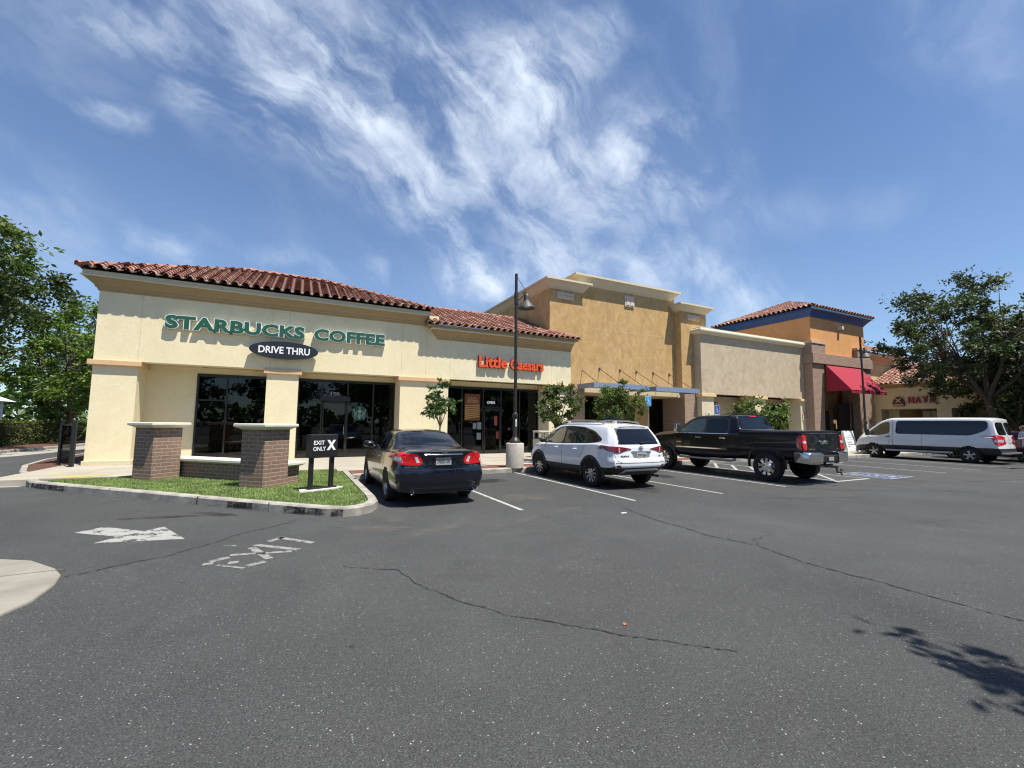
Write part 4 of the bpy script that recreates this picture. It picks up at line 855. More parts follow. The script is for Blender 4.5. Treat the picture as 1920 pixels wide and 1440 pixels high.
mb = MB(); mb.box(-2.0, 1.98, -.18, .2, 0, .42); mb.build('brick_course', BRK, t)
mb = MB(); mb.loft([[(sx*(2.0+k), sy*(.2+k)+.01, z) for sx, sy in ((-1, -1), (1, -1), (1, 1), (-1, 1))] for k, z in ((.0, .42), (.07, .455), (.09, .46), (.09, .515), (.08, .525))]); mb.build('stone_top', CAPM, t, bevel=.006)
# ---- exit only sign
t = thing('exit_sign', 'black exit only sign on two posts standing in the grass', 'sign', (.56, 10.48, .12), radians(24)); t['local'] = 1
BLK = mat('sign_post_black', (.012, .012, .013), .45, coat=.1)
mb = MB(); mb.box(-.27, -.19, -.04, .04, .03, .72); mb.build('post', BLK, t); mb = MB(); mb.box(.19, .27, -.04, .04, .03, .72); mb.build('post', BLK, t)
mb = MB(); mb.box(-.30, .34, -.07, .07, 0, .06); mb.build('foot_plate', BLK, t); mb = MB(); mb.prism([(-.5, -.12), (-.3, -.2), (.3, -.18), (.5, -.05), (.42, .12), (-.4, .14)], -.04, .035); mb.build('footing', mat('footing_white', (.62, .6, .54), .9), t)
mb = MB(); mb.box(-.31, .31, -.10, .10, .70, 1.20); mb.build('sign_box', BLK, t, bevel=.012)
SW = mat('sign_white', (.8, .8, .8), .4)
for tx, a, b_, z0, z1 in (('EXIT', -.24, .0, .98, 1.07), ('ONLY', -.25, .03, .85, .94)):
    wall_text('lettering', tx, a, b_, z0, z1, -.102, SW, t, .02, .004)
wall_text('lettering', 'X', .05, .26, .86, 1.08, -.102, SW, t, .06, .004)
# ---- black metal fence panel
t = thing('metal_fence', 'short black metal fence panel beside the corner column', 'fence', (-6.4, 18.9, .05))
mb = MB(); mb.box(-6.12, -6.02, 18.0, 18.1, .05, 1.55); mb.build('post', BLK, t); mb = MB(); mb.box(-6.85, -6.77, 19.3, 19.38, .05, 1.5); mb.build('post', BLK, t)
def fx(s, z): return (-6.07-.74*s, 18.05+1.29*s, z)
mb = MB()
for z in (.2, .62, 1.42): mb.tube([fx(0, z), fx(1, z)], .018, 6)
for k in range(13): mb.tube([fx(k/12., .2), fx(k/12., .62)], .008, 5)
mb.build('rails', BLK, t)
mb = MB(); a, b_ = fx(.02, 0), fx(.98, 0); mb.add([(a[0], a[1], .22), (b_[0], b_[1], .22), (b_[0], b_[1], 1.40), (a[0], a[1], 1.40)], [(0, 1, 2, 3)]); mb.build('mesh_infill', glassm('dark_mesh', .3, .05), t)
# ---- accessible parking signs
def hc_sign(x, y, z, label, lower=False, col=(.02, .22, .55)):
    t = thing('parking_sign', label, 'sign', (x, y, .1)); 
    mb = MB(); mb.tube([(x, y, .1), (x, y, z+.3)], .025, 8); mb.build('post', mat('galvanised_post', (.42, .43, .43), .4, metal=.6), t)
    mb = MB(); h = .40; w_ = .30
    pts = [(x+sx*(w_/2-.03*(k)), z+sz*(h/2-.03*(1-k))) for sx, sz, k in ((-1, -1, 1), (1, -1, 1), (1, -1, 0), (1, 1, 0), (1, 1, 1), (-1, 1, 1), (-1, 1, 0), (-1, -1, 0))]
    mb.prism_y(pts, y-.04, y-.035); pn = mb.build('sign_plate', SW, t)
    pts2 = [(x+(px-x)*.92, z+(pz-z)*.94) for px, pz in pts]; mb = MB(); mb.prism_y(pts2, y-.044, y-.0405); mb.build('blue_field', mat('sign_blue_%d' % int(col[1]*100), col, .4), pn)
    mb = MB(); wheelchair(mb, lambda u, v: (x-.11+u*.22, y-.0455, z-.15+v*.30)); mb.build('wheelchair_symbol', SW, pn, recalc=False)
    if lower:
        mb = MB(); mb.box(x-.15, x+.15, y-.04, y-.035, z-.36, z-.22); p2 = mb.build('van_plate', SW, t); mb = MB(); mb.box(x-.11, x+.11, y-.044, y-.0405, z-.325, z-.255); mb.build('van_text_bar', MATS['sign_blue_%d' % int(col[1]*100)], p2)
hc_sign(12.80, 13.4, 2.55, 'pale blue wheelchair parking sign on a grey post above the white car', col=(.03, .30, .62))
hc_sign(16.85, 13.4, 2.3, 'dark blue wheelchair parking sign above the pickup cab', True, col=(.015, .06, .34))
mb = MB(); mb.box(-.2, .2, -.02, 0, -.13, .13); o = mb.build('wall_notice', mat('notice_pale', (.62, .60, .50), .6)); o.location = (22.3, 18.3, 2.27); tag(o, 'small pale notice plate on the left greige shop column', 'sign')
mb = MB(); mb.box(-.07, .07, -.024, -.021, -.08, .06); q = mb.build('green_mark', mat('mark_green', (.06, .25, .14), .6), o)
t = thing('wall_sign', 'white tow away sign with dark red print on greige column', 'sign', (32.1, 18.3, 2.25))
mb = MB(); mb.box(31.78, 32.42, 18.27, 18.29, 2.0, 2.5); mb.build('sign_plate', mat('sign_cream', (.62, .56, .54), .5), t)
mb = MB(); RD = mat('print_red', (.30, .03, .05), .5); mb.box(31.80, 32.40, 18.262, 18.268, 2.42, 2.48)
for k in range(5): mb.box(31.88, 32.32-.05*(k % 2), 18.262, 18.268, 2.33-.06*k, 2.355-.06*k)
mb.build('print', RD, t)
# ---- litter bin
t = thing('litter_bin', 'pale litter bin with open hood by the pizza shop door', 'bin', (9.65, 16.5, .15)); BN = mat('bin_concrete', (.50, .48, .42), .8, var=.15, vscale=20, bump=.3)
mb = MB(); mb.box(9.35, 9.98, 16.2, 16.8, .15, .95); mb.build('bin_body', BN, t, bevel=.03)
for x in (9.37, 9.91):
    mb = MB(); mb.box(x, x+.05, 16.22, 16.27, .95, 1.22); mb.box(x, x+.05, 16.73, 16.78, .95, 1.22); mb.build('hood_post', BN, t)
mb = MB(); mb.box(9.35, 9.98, 16.2, 16.8, 1.22, 1.29); mb.build('hood', BN, t, bevel=.02); mb = MB(); mb.box(9.44, 9.89, 16.3, 16.7, .9, 1.0); mb.build('liner', FRAME, t)
# ---- sandwich board
t = thing('sandwich_board', 'white folding sandwich board sign on the kerb before the red awning', 'sign', (28.5, 14.0, .15), radians(-14)); t['local'] = 1
PW = mat('white_plastic', (.72, .73, .74), .45); GT = mat('grey_print', (.16, .17, .19), .6)
for nm, sg in (('front_panel', -1), ('back_panel', 1)):
    mb = MB(); o0 = .30*sg; o1 = .03*sg
    out = [(-.36, 0), (-.30, 0), (-.28, .06), (.28, .06), (.30, 0), (.36, 0), (.34, 1.12), (.36, 1.2), (.2, 1.2), (.17, 1.13), (.10, 1.13), (.07, 1.2), (-.07, 1.2), (-.10, 1.13), (-.17, 1.13), (-.2, 1.2), (-.36, 1.2), (-.34, 1.12)]
    def yy(z, d): return o0+(o1-o0)*z/1.2+d
    n = len(out); mb.add([(x, yy(z, -.02), z) for x, z in out]+[(x, yy(z, .02), z) for x, z in out], [tuple(range(n)), tuple(range(n, 2*n))[::-1]]+[(i, n+i, n+(i+1) % n, (i+1) % n) for i in range(n)])
    pn = mb.build(nm, PW, t)
    if sg < 0:
        mb = MB()
        R1 = [(.26*cos(k*pi/14), .82+.13*sin(k*pi/14)) for k in range(28)]; R2 = [(.24*cos(k*pi/14), .82+.115*sin(k*pi/14)) for k in range(28)]
        for k in range(28):
            j = (k+1) % 28; mb.poly([(x, yy(z, -.024), z) for x, z in (R1[k], R1[j], R2[j], R2[k])])
        for x0, x1, z in ((-.26, .05, .54), (-.26, .2, .42), (-.26, -.12, .30)): mb.poly([(x, yy(zz, -.024), zz) for x, zz in ((x0, z), (x1, z), (x1, z+.045), (x0, z+.045))])
        mb.poly([(x, yy(zz, -.024), zz) for x, zz in ((-.17, .80), (.17, .80), (.17, .83), (-.17, .83))]); mb.build('print', GT, pn, recalc=False)
# second small white board by the pier
mb = MB(); mb.prism_x([(-.02, 0), (.02, 0), (.3, 1.0), (.26, 1.0)], -.3, .3); mb.prism_x([(.5, 0), (.54, 0), (.3, 1.0), (.27, 1.0)], -.3, .3); o = mb.build('white_board', PW); o.location = (37.6, 16.4, .15); tag(o, 'small white board standing by the right brick pier', 'sign')

# ================================================================== VEGETATION
def leafmat(name, col, trans=.35): return mat(name, col, .5, attr=True, trans=trans, spec=.35)
BARK = mat('grey_bark', (.11, .085, .065), .9, var=.35, vscale=14, bump=.6, bscale=25); BARK2 = mat('pale_young_bark', (.20, .14, .10), .9, var=.2, vscale=20)
def leaf(mb, c, s, d, r, asp=.5):
    """one leaf: folded blade of length s along d"""
    d = d.normalized(); a = d.orthogonal().normalized(); a = (a*cos(r)+d.cross(a)*sin(r)); n = d.cross(a)
    p0 = c; p1 = c+d*(s*.45)+a*(s*asp*.5); p2 = c+d*s-n*(s*.12); p3 = c+d*(s*.45)-a*(s*asp*.5)
    mb.add([p0, p1, p2, p3], [(0, 1, 2, 3)])
def tree(name, label, loc, H_, R_, trunk_h, trunk_r, nclump, nleaf, ls, lm, seed, bark=BARK, flat=.75, droop=0., lean=(0, 0), group=None, cl_r=None, cat='tree', low=0.3, cols=(.7, 1.3), asp=.5, spread=None):
    r = random.Random(seed); t = thing(name, label, cat, loc, 0, group); t['local'] = 1
    ctr = Vector((lean[0], lean[1], trunk_h+(H_-trunk_h)*.5)); rz_ = (H_-trunk_h)*.5*1.05
    clumps = []
    tries = 0
    while len(clumps) < nclump and tries < nclump*60:
        tries += 1
        v = Vector((r.gauss(0, 1), r.gauss(0, 1), r.gauss(0, 1))).normalized()*(r.random()**.36)
        ir = 1+.22*sin(3*math.atan2(v.y, v.x)+seed)+.12*sin(5*math.atan2(v.y, v.x)+2*seed)
        p = ctr+Vector((v.x*R_*ir, v.y*R_*ir, v.z*rz_*(1 if v.z > 0 else low*2)))
        if all((p-q).length > .17*R_ for q in clumps): clumps.append(p)
    tb = MB(); top = Vector((lean[0]*.5, lean[1]*.5, trunk_h)); tb.tube([(0, 0, -.1), (0, 0, .15), tuple(top*.5+Vector((r.uniform(-.1, .1)*trunk_r*8, 0, 0))), tuple(top)], [trunk_r*1.35, trunk_r, trunk_r*.85, trunk_r*.75], 9)
    mains = []
    for k in range(5):
        a = 2*pi*k/5+r.uniform(-.4, .4); e = top+Vector((cos(a)*R_*.42, sin(a)*R_*.42, (H_-trunk_h)*r.uniform(.25, .5))); m = top.lerp(e, .5)+Vector((cos(a), sin(a), -.3))*R_*.05
        tb.tube([tuple(top-Vector((0, 0, .1))), tuple(m), tuple(e)], [trunk_r*.55, trunk_r*.38, trunk_r*.22], 6); mains += [m, e]
    mains.append(top+Vector((0, 0, (H_-trunk_h)*.4))); tb.tube([tuple(top), tuple(mains[-1])], [trunk_r*.6, trunk_r*.25], 6)
    for p in clumps:
        b_ = min(mains, key=lambda q: (q-p).length); m = b_.lerp(p, .55)+Vector((r.uniform(-.1, .1), r.uniform(-.1, .1), .08))*R_*.4
        tb.tube([tuple(b_), tuple(m), tuple(p)], [trunk_r*.16, trunk_r*.10, trunk_r*.035], 4)
    tb.build('trunk', bark, t, smooth=60)
    cb = MB(); per = nleaf//len(clumps); cr = cl_r or R_*.3
    for p in clumps:
        k0 = r.uniform(*cols); g_ = r.uniform(.9, 1.12); sz = cr*r.uniform(.6, 1.25)
        ntw = max(3, per//14); 
        for _ in range(ntw):
            dv_ = Vector((r.gauss(0, 1), r.gauss(0, 1), r.gauss(0, .75)-droop)).normalized(); tip = p+dv_*sz*(.4+.6*r.random())
            tip.z -= droop*sz*.5
            for q in range(per//ntw):
                f_ = r.random(); c = p.lerp(tip, f_)+Vector((r.gauss(0, 1), r.gauss(0, 1), r.gauss(0, .6)))*sz*.10
                d_ = (dv_*.7+Vector((r.gauss(0, 1), r.gauss(0, 1), r.gauss(0, .7)-.15-droop))).normalized()
                k = k0*r.uniform(.75, 1.25); cb.cc = (k*g_*r.uniform(.9, 1.15), k, k*r.uniform(.75, 1.1)); leaf(cb, c, ls*r.uniform(.65, 1.3), d_, r.uniform(0, pi), asp)
    cb.build('crown', lm, t, recalc=False)
    return t
LG = leafmat('leaf_bright', (.10, .155, .032)); LGD = leafmat('leaf_feathery', (.068, .11, .026)); LD = leafmat('leaf_dark', (.055, .10, .03), .25); LO = leafmat('leaf_olive', (.075, .11, .035), .3); LY = leafmat('leaf_young', (.09, .13, .035), .3); LE = leafmat('leaf_oak', (.06, .085, .04), .2)
# young street trees
tree('young_tree', 'small sparse sapling behind the dark blue sedan', (4.42, 14.4, .1), 2.85, .74, 1.45, .035, 26, 1150, .15, LD, 21, BARK2, cl_r=.26, asp=.42, cols=(.8, 1.3))
tree('young_tree', 'round leafy young tree left of the white car roof', (8.95, 14.2, .1), 3.15, .80, 1.4, .055, 50, 8000, .095, LO, 22, BARK2, cl_r=.30, cols=(.75, 1.45), low=.5)
tree('young_tree', 'leafy young tree under the left blue canopy', (11.85, 14.2, .1), 3.35, .98, 1.25, .055, 50, 8000, .10, LY, 23, BARK2, cl_r=.32, cols=(.7, 1.4), low=.5)
tree('young_tree', 'leafy young tree rising behind the black pickup bed', (20.9, 14.3, .1), 2.75, 1.65, .9, .06, 50, 4200, .16, LY, 24, BARK2, cl_r=.45, cols=(.8, 1.5), low=.4)
# right-hand group
tree('spreading_tree', 'large dark tree with open branches behind the white van', (38.6, 10.6, 0), 10.9, 4.7, 3.4, .24, 120, 27000, .22, LE, 31, cl_r=1.0, cols=(.6, 1.6), low=.5, lean=(-.4, .9))
tree('spreading_tree', 'dark tree standing closest to the restaurant wing', (41.2, 10.6, 0), 8.2, 3.4, 1.8, .2, 80, 17000, .24, LE, 32, cl_r=1.15, cols=(.6, 1.4), low=.5)
tree('spreading_tree', 'dark tree cut off by the right edge of the photo', (34.5, 3.0, 0), 10.5, 5.0, 2.6, .24, 80, 18000, .27, LE, 33, cl_r=1.3, cols=(.55, 1.3), low=.6)
tree('distant_tree', 'distant tree top showing above the yellow shop roof', (58, 30, 0), 13, 5, 4, .3, 50, 8000, .4, LE, 34, cl_r=1.7)
# left-hand group
tree('leaning_tree', 'tall green tree reaching in from the left edge', (-16.4, 27.6, 0), 11.0, 5.9, 4.6, .3, 130, 38000, .22, LGD, 41, cl_r=1.25, cols=(.4, 1.35), low=.5, droop=.3, lean=(.8, -.4))
tree('bushy_tree', 'bright bushy tree just left of the coffee shop wall', (-13.2, 38.5, 0), 9.2, 3.9, 1.8, .2, 80, 17000, .24, LG, 42, cl_r=1.15, cols=(.7, 1.5), low=.55)
tree('bushy_tree', 'rounded green tree behind the hedge near the left edge', (-22.5, 41, 0), 8.6, 4.2, 2.2, .2, 70, 16000, .25, LG, 43, cl_r=1.15, cols=(.6, 1.3), low=.5)
tree('distant_tree', 'dark distant tree left of the white house', (-45, 78, 0), 13, 7, 3, .3, 60, 9000, .5, LD, 44, cl_r=2.0)
tree('distant_tree', 'dark distant tree above the far parked cars', (-29, 84, 0), 14, 7, 2.5, .3, 60, 9000, .5, LD, 45, cl_r=2.0, low=.5)
tree('distant_tree', 'distant tree seen close beside the corner column', (-22, 70, 0), 12, 6, 2.2, .3, 60, 9000, .45, LD, 46, cl_r=1.8, low=.5)
# shade tree shadows the lower right; unseen rear row added to darken reflections
tree('shade_tree', 'shade tree beside the camera casting a shadow at lower right', (7.2, -2.95, 0), 6.8, 2.5, 2.8, .18, 46, 8000, .18, LE, 51, cl_r=.7, low=.5)
b0 = tree('reflection_tree', 'unseen rounded tree added across the parking lot to darken reflections', (-14, -24, 0), 9.5, 5, 2.4, .22, 60, 9000, .4, LE, 52, cl_r=1.6, group='unseen trees added to darken reflections')
for i, (x, y, s) in enumerate(((-30, -20, 1.1), (-2, -28, 1.0), (10, -26, 1.15), (22, -24, .95), (34, -27, 1.1), (47, -22, 1.05), (-40, -2, 1.0), (58, -12, 1.2))):
    c = copy_tree(b0); c.location = (x, y, 0); c.scale = (s, s, s); c.rotation_euler = (0, 0, i*1.3)
# hedge
r = random.Random(77); t = thing('clipped_hedge', 'long clipped hedge with sunlit top along the lane', 'hedge', (-15.5, 38, 0)); hb_ = MB(); core = MB(); core.prism([(-13.4, 62), (-13.9, 34), (-14.8, 30), (-20.3, 24.2), (-40, 14), (-41, 15.4), (-21.3, 25.6), (-16.2, 31), (-15.4, 35), (-15, 62)], .1, 1.38)
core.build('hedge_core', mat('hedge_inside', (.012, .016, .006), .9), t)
path = [Vector(p) for p in ((-13.3, 60), (-13.8, 34), (-14.7, 30), (-20.2, 24.1), (-40, 13.9))]
for a, b_ in zip(path, path[1:]):
    L_ = (b_-a).length; d_ = (b_-a).normalized(); n_ = Vector((d_.y, -d_.x)); n_ = -n_ if n_.x < 0 else n_
    for _ in range(int(L_*330)):
        s_ = r.random()*L_; k = r.uniform(.6, 1.35)
        if r.random() < .5: p = a+d_*s_-n_*r.uniform(-.1, 1.6); z = 1.42+r.gauss(0, .05); k *= 1.1; 
        else: p = a+d_*s_+n_*r.uniform(-.02, .10); z = r.uniform(.12, 1.45)
        hb_.cc = (k*1.05, k, k*.8); leaf(hb_, Vector((p.x, p.y, z)), r.uniform(.08, .15), Vector((r.gauss(0, 1)+n_.x*.5, r.gauss(0, 1)+n_.y*.5, r.gauss(.4, .6))), r.uniform(0, pi), .55)
hb_.build('hedge_leaves', leafmat('leaf_hedge', (.105, .135, .03)), t, recalc=False)
# strappy plants
def strappy(loc, label, n, L_, seed, m):
    r = random.Random(seed); mb = MB()
    for _ in range(n):
        a = r.uniform(0, 2*pi); e = r.uniform(.3, 1.2); l = L_*r.uniform(.6, 1); d_ = Vector((cos(a)*cos(e), sin(a)*cos(e), sin(e))); w_ = Vector((-sin(a), cos(a), 0))*.02*L_/1.0
        p = [Vector((0, 0, 0)), d_*l*.5, d_*l*.85+Vector((0, 0, -.10*l)), d_*l-Vector((0, 0, .3*l))]; k = r.uniform(.7, 1.4); mb.cc = (k, k, k*.8)
        mb.add([p[0]-w_*.4, p[0]+w_*.4, p[1]+w_, p[1]-w_, p[2]+w_*.8, p[2]-w_*.8, p[3]], [(0, 1, 2, 3), (3, 2, 4, 5), (5, 4, 6)])
    o = mb.build('strappy_plant', m, recalc=False); o.location = loc; tag(o, label, 'plant'); return o
strappy((-8.7, 30.2, .5), 'spiky palm like plant behind the corner column', 60, 2.6, 3, LY)
strappy((-9.2, 17.2, .0), 'clump of feathery grass at the left edge of the photo', 160, 1.25, 4, LG).location = (-12.4, 18.6, 0)
# distant white house and parked cars beyond the hedge
t = thing('white_house', 'distant white low building with dark windows beyond the hedge', 'building', (-50, 90, 0)); WH = mat('white_render', (.62, .62, .62), .8)
mb = MB(); mb.box(-66, -40, 84, 94, 0, 4.2); mb.build('wall', WH, t); mb = MB(); mb.loft([[(-67, 83, 4.2), (-39, 83, 4.2), (-39, 95, 4.2), (-67, 95, 4.2)], [(-62, 88, 7), (-44, 88, 7), (-44, 90, 7), (-62, 90, 7)]]); mb.build('roof', mat('pale_metal_roof', (.6, .62, .64), .5), t)
for x in (-63.5, -58, -52.5, -47, -43): mb = MB(); mb.box(x, x+2, 83.9, 83.98, .8, 2.8); mb.build('window', FRAME, t)
# person loading the car at the right edge
def person():
    t = tag(None, None) if False else None
    J = {'pel': (0, 0, .93), 'chest': (.02, .03, 1.22), 'sh': (.03, .05, 1.42), 'neck': (.04, .07, 1.50), 'head': (.05, .10, 1.60), 'top': (.05, .11, 1.70),
         'hl': (-.09, 0, .90), 'kl': (-.10, .06, .49), 'al': (-.11, -.02, .09), 'tl': (-.12, .14, .04), 'hr': (.09, 0, .90), 'kr': (.12, -.02, .49), 'ar': (.13, -.10, .09), 'tr': (.14, .06, .04),
         'sl': (-.17, .05, 1.38), 'el': (-.30, .20, 1.16), 'wl': (-.34, .44, 1.20), 'sr': (.19, .05, 1.38), 'er': (.27, .05, 1.10), 'wr': (.26, .27, 1.02)}
    E_ = [('pel', 'chest'), ('chest', 'sh'), ('sh', 'neck'), ('neck', 'head'), ('head', 'top'), ('pel', 'hl'), ('hl', 'kl'), ('kl', 'al'), ('al', 'tl'), ('pel', 'hr'), ('hr', 'kr'), ('kr', 'ar'), ('ar', 'tr'), ('sh', 'sl'), ('sl', 'el'), ('el', 'wl'), ('sh', 'sr'), ('sr', 'er'), ('er', 'wr')]
    Rd = {'pel': .15, 'chest': .16, 'sh': .11, 'neck': .055, 'head': .10, 'top': .075, 'hl': .10, 'kl': .065, 'al': .045, 'tl': .04, 'hr': .10, 'kr': .065, 'ar': .045, 'tr': .04, 'sl': .065, 'el': .045, 'wl': .032, 'sr': .065, 'er': .045, 'wr': .032}
    # hands: palm plus five separate fingers per wrist
    for s_, w_, dr in (('l', 'wl', Vector((-.1, 1, -.1)).normalized()), ('r', 'wr', Vector((0, 1, -.2)).normalized())):
        p = Vector(J[w_])+dr*.06; J['p'+s_] = tuple(p); Rd['p'+s_] = .03; E_.append((w_, 'p'+s_)); sd_ = Vector((1, 0, 0)); 
        for k in range(4):
            b_ = p+sd_*((k-1.5)*.02)+dr*.04; m_ = b_+dr*.04*(1-.12*abs(k-1.4)); e_ = m_+(dr*.7+Vector((0, 0, -.7)))*.032
            for nm, q, rr_ in (('a', b_, .011), ('b', m_, .009), ('c', e_, .008)): J['f%s%d%s' % (s_, k, nm)] = tuple(q); Rd['f%s%d%s' % (s_, k, nm)] = rr_
            E_ += [('p'+s_, 'f%s%da' % (s_, k)), ('f%s%da' % (s_, k), 'f%s%db' % (s_, k)), ('f%s%db' % (s_, k), 'f%s%dc' % (s_, k))]
        q = p+sd_*(.04 if s_ == 'l' else -.04)+dr*.01; q2 = q+(dr+sd_*(.5 if s_ == 'l' else -.5))*.035; J['th'+s_] = tuple(q); J['ti'+s_] = tuple(q2); Rd['th'+s_] = .011; Rd['ti'+s_] = .009; E_ += [('p'+s_, 'th'+s_), ('th'+s_, 'ti'+s_)]
    keys = list(J); me = bpy.data.meshes.new('person'); me.from_pydata([J[k] for k in keys], [(keys.index(a), keys.index(b_)) for a, b_ in E_], [])
    o = bpy.data.objects.new('person', me); COL.objects.link(o)
    sk = o.modifiers.new('skin', 'SKIN'); sb = o.modifiers.new('sub', 'SUBSURF'); sb.levels = 2; sb.render_levels = 2
    for i, k in enumerate(keys): me.skin_vertices[0].data[i].radius = (Rd[k], Rd[k]*(.8 if k in ('pel', 'chest', 'sh') else 1))
    me.skin_vertices[0].data[0].use_root = True
    dg = bpy.context.evaluated_depsgraph_get(); dg.update(); m2 = bpy.data.meshes.new_from_object(o.evaluated_get(dg)); o.modifiers.clear(); o.data = m2
    skin = mat('skin', (.36, .20, .13), .6); shirt = mat('pale_blue_shirt', (.46, .50, .62), .8, var=.06, vscale=8); jean = mat('blue_jeans', (.03, .05, .11), .9, var=.15, vscale=20); hair = mat('dark_hair', (.02, .015, .012), .7); shoe = mat('dark_shoe', (.03, .03, .03), .6)
    for q in (skin, jean, shirt, shoe): m2.materials.append(q)
    for p in m2.polygons:
        c = p.center; p.use_smooth = True; arm = abs(c.x) > .215 or c.y > .25
        if c.z < .085: p.material_index = 3
        elif c.z < .96 and not arm: p.material_index = 1
        elif c.z < 1.455 and (not arm or c.z > 1.18 and c.y < .22): p.material_index = 2
    # shirt and hair as clothing children
    def shell(cond, nm, m_, d_):
        bm = bmesh.new(); bm.from_mesh(m2); bmesh.ops.delete(bm, geom=[f for f in bm.faces if not cond(f.calc_center_median())], context='FACES')
        bm.normal_update()
        for v in bm.verts: v.co += v.normal*d_
        q = bpy.data.meshes.new(nm); bm.to_mesh(q); bm.free(); q.materials.clear(); q.materials.append(m_); ob = bpy.data.objects.new(nm, q); COL.objects.link(ob); ob.parent = o
        for p in q.polygons: p.material_index = 0; p.use_smooth = True
    shell(lambda c: .88 < c.z < 1.46 and (abs(c.x) < .215 and c.y < .25 or (c.z > 1.17 and c.y < .24)), 'shirt', shirt, .022)
    shell(lambda c: c.z > 1.60 and c.y < .15 or (c.z > 1.55 and c.y < .07), 'hair', hair, .012)
    face = MB()
    for sx in (-.035, .035): face.lathe([(.012, -.004), (.0125, .0), (.006, .006)], (.05+sx, .188, 1.635), 8, 'y')
    face.tube([(.05, .192, 1.63), (.05, .212, 1.60), (.05, .198, 1.595)], [.008, .014, .01], 6); face.box(.02, .08, .185, .193, 1.565, 1.572)
    for sx in (-.1, .1): face.tube([(.05+sx, .09, 1.64), (.05+sx*1.12, .085, 1.61), (.05+sx, .09, 1.575)], .014, 6)
    fo = face.build('face_features', skin, o, smooth=60)
    return o
pr = person(); pr.location = (26.0, 6.45, 0); pr.scale = (1.02, 1.02, 1.0); pr.rotation_euler = (0, 0, radians(52)); tag(pr, 'person in pale blue shirt and jeans reaching out behind the white van', 'person')
# a wood of trees far off on every side: nobody could count it
r = random.Random(99); wd = MB()
for _ in range(24000):
    a = r.uniform(0, 2*pi)
    if .05 < a < 1.62 and False: continue
    R_ = r.uniform(105, 135); x = R_*cos(a)*1.1; y = R_*sin(a)+5
    hmax = 9+3.5*sin(a*9)+2.5*sin(a*23+1)+1.5*sin(a*57)
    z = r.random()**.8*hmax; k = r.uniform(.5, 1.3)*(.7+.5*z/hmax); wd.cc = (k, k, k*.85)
    leaf(wd, Vector((x, y, z)), r.uniform(1.0, 2.0), Vector((r.gauss(0, 1), r.gauss(0, 1), r.gauss(0, .8))), r.uniform(0, pi), .9)
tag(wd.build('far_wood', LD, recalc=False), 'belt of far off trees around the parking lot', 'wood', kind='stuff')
# ================================================================== VEHICLES
def chaikin(P, n=1, closed=True):
    for _ in range(n):
        Q = []; m = len(P)
        for i in range(m if closed else m-1):
            a, b = P[i], P[(i+1) % m]; Q.append(tuple(a[k]*.75+b[k]*.25 for k in range(len(a)))); Q.append(tuple(a[k]*.25+b[k]*.75 for k in range(len(a))))
        if not closed: Q = [P[0]]+Q+[P[-1]]
        P = Q
    return P
def interp(tab, y):
    """smooth (cubic, no overshoot) interpolation of table rows keyed by first column"""
    if y <= tab[0][0]: return tab[0][1:]
    if y >= tab[-1][0]: return tab[-1][1:]
    i = max(k for k in range(len(tab)-1) if tab[k][0] <= y); n = len(tab); h = tab[i+1][0]-tab[i][0]; t = (y-tab[i][0])/h; out = []
    for c in range(1, len(tab[0])):
        def sl(k): return (tab[k+1][c]-tab[k][c])/(tab[k+1][0]-tab[k][0])
        def tg(k):
            if k == 0: return sl(0)
            if k == n-1: return sl(n-2)
            a, b = sl(k-1), sl(k); return 0 if a*b <= 0 else 2*a*b/(a+b)
        p0, p1, m0, m1 = tab[i][c], tab[i+1][c], tg(i)*h, tg(i+1)*h
        out.append((2*t**3-3*t*t+1)*p0+(t**3-2*t*t+t)*m0+(-2*t**3+3*t*t)*p1+(t**3-t*t)*m1)
    return out
def lin(tab, x):
    if x <= tab[0][0]: return tab[0][1]
    for (a, b), (c, d) in zip(tab, tab[1:]):
        if x <= c: t = (x-a)/(c-a); t = t*t*(3-2*t); return b+(d-b)*t
    return tab[-1][1]
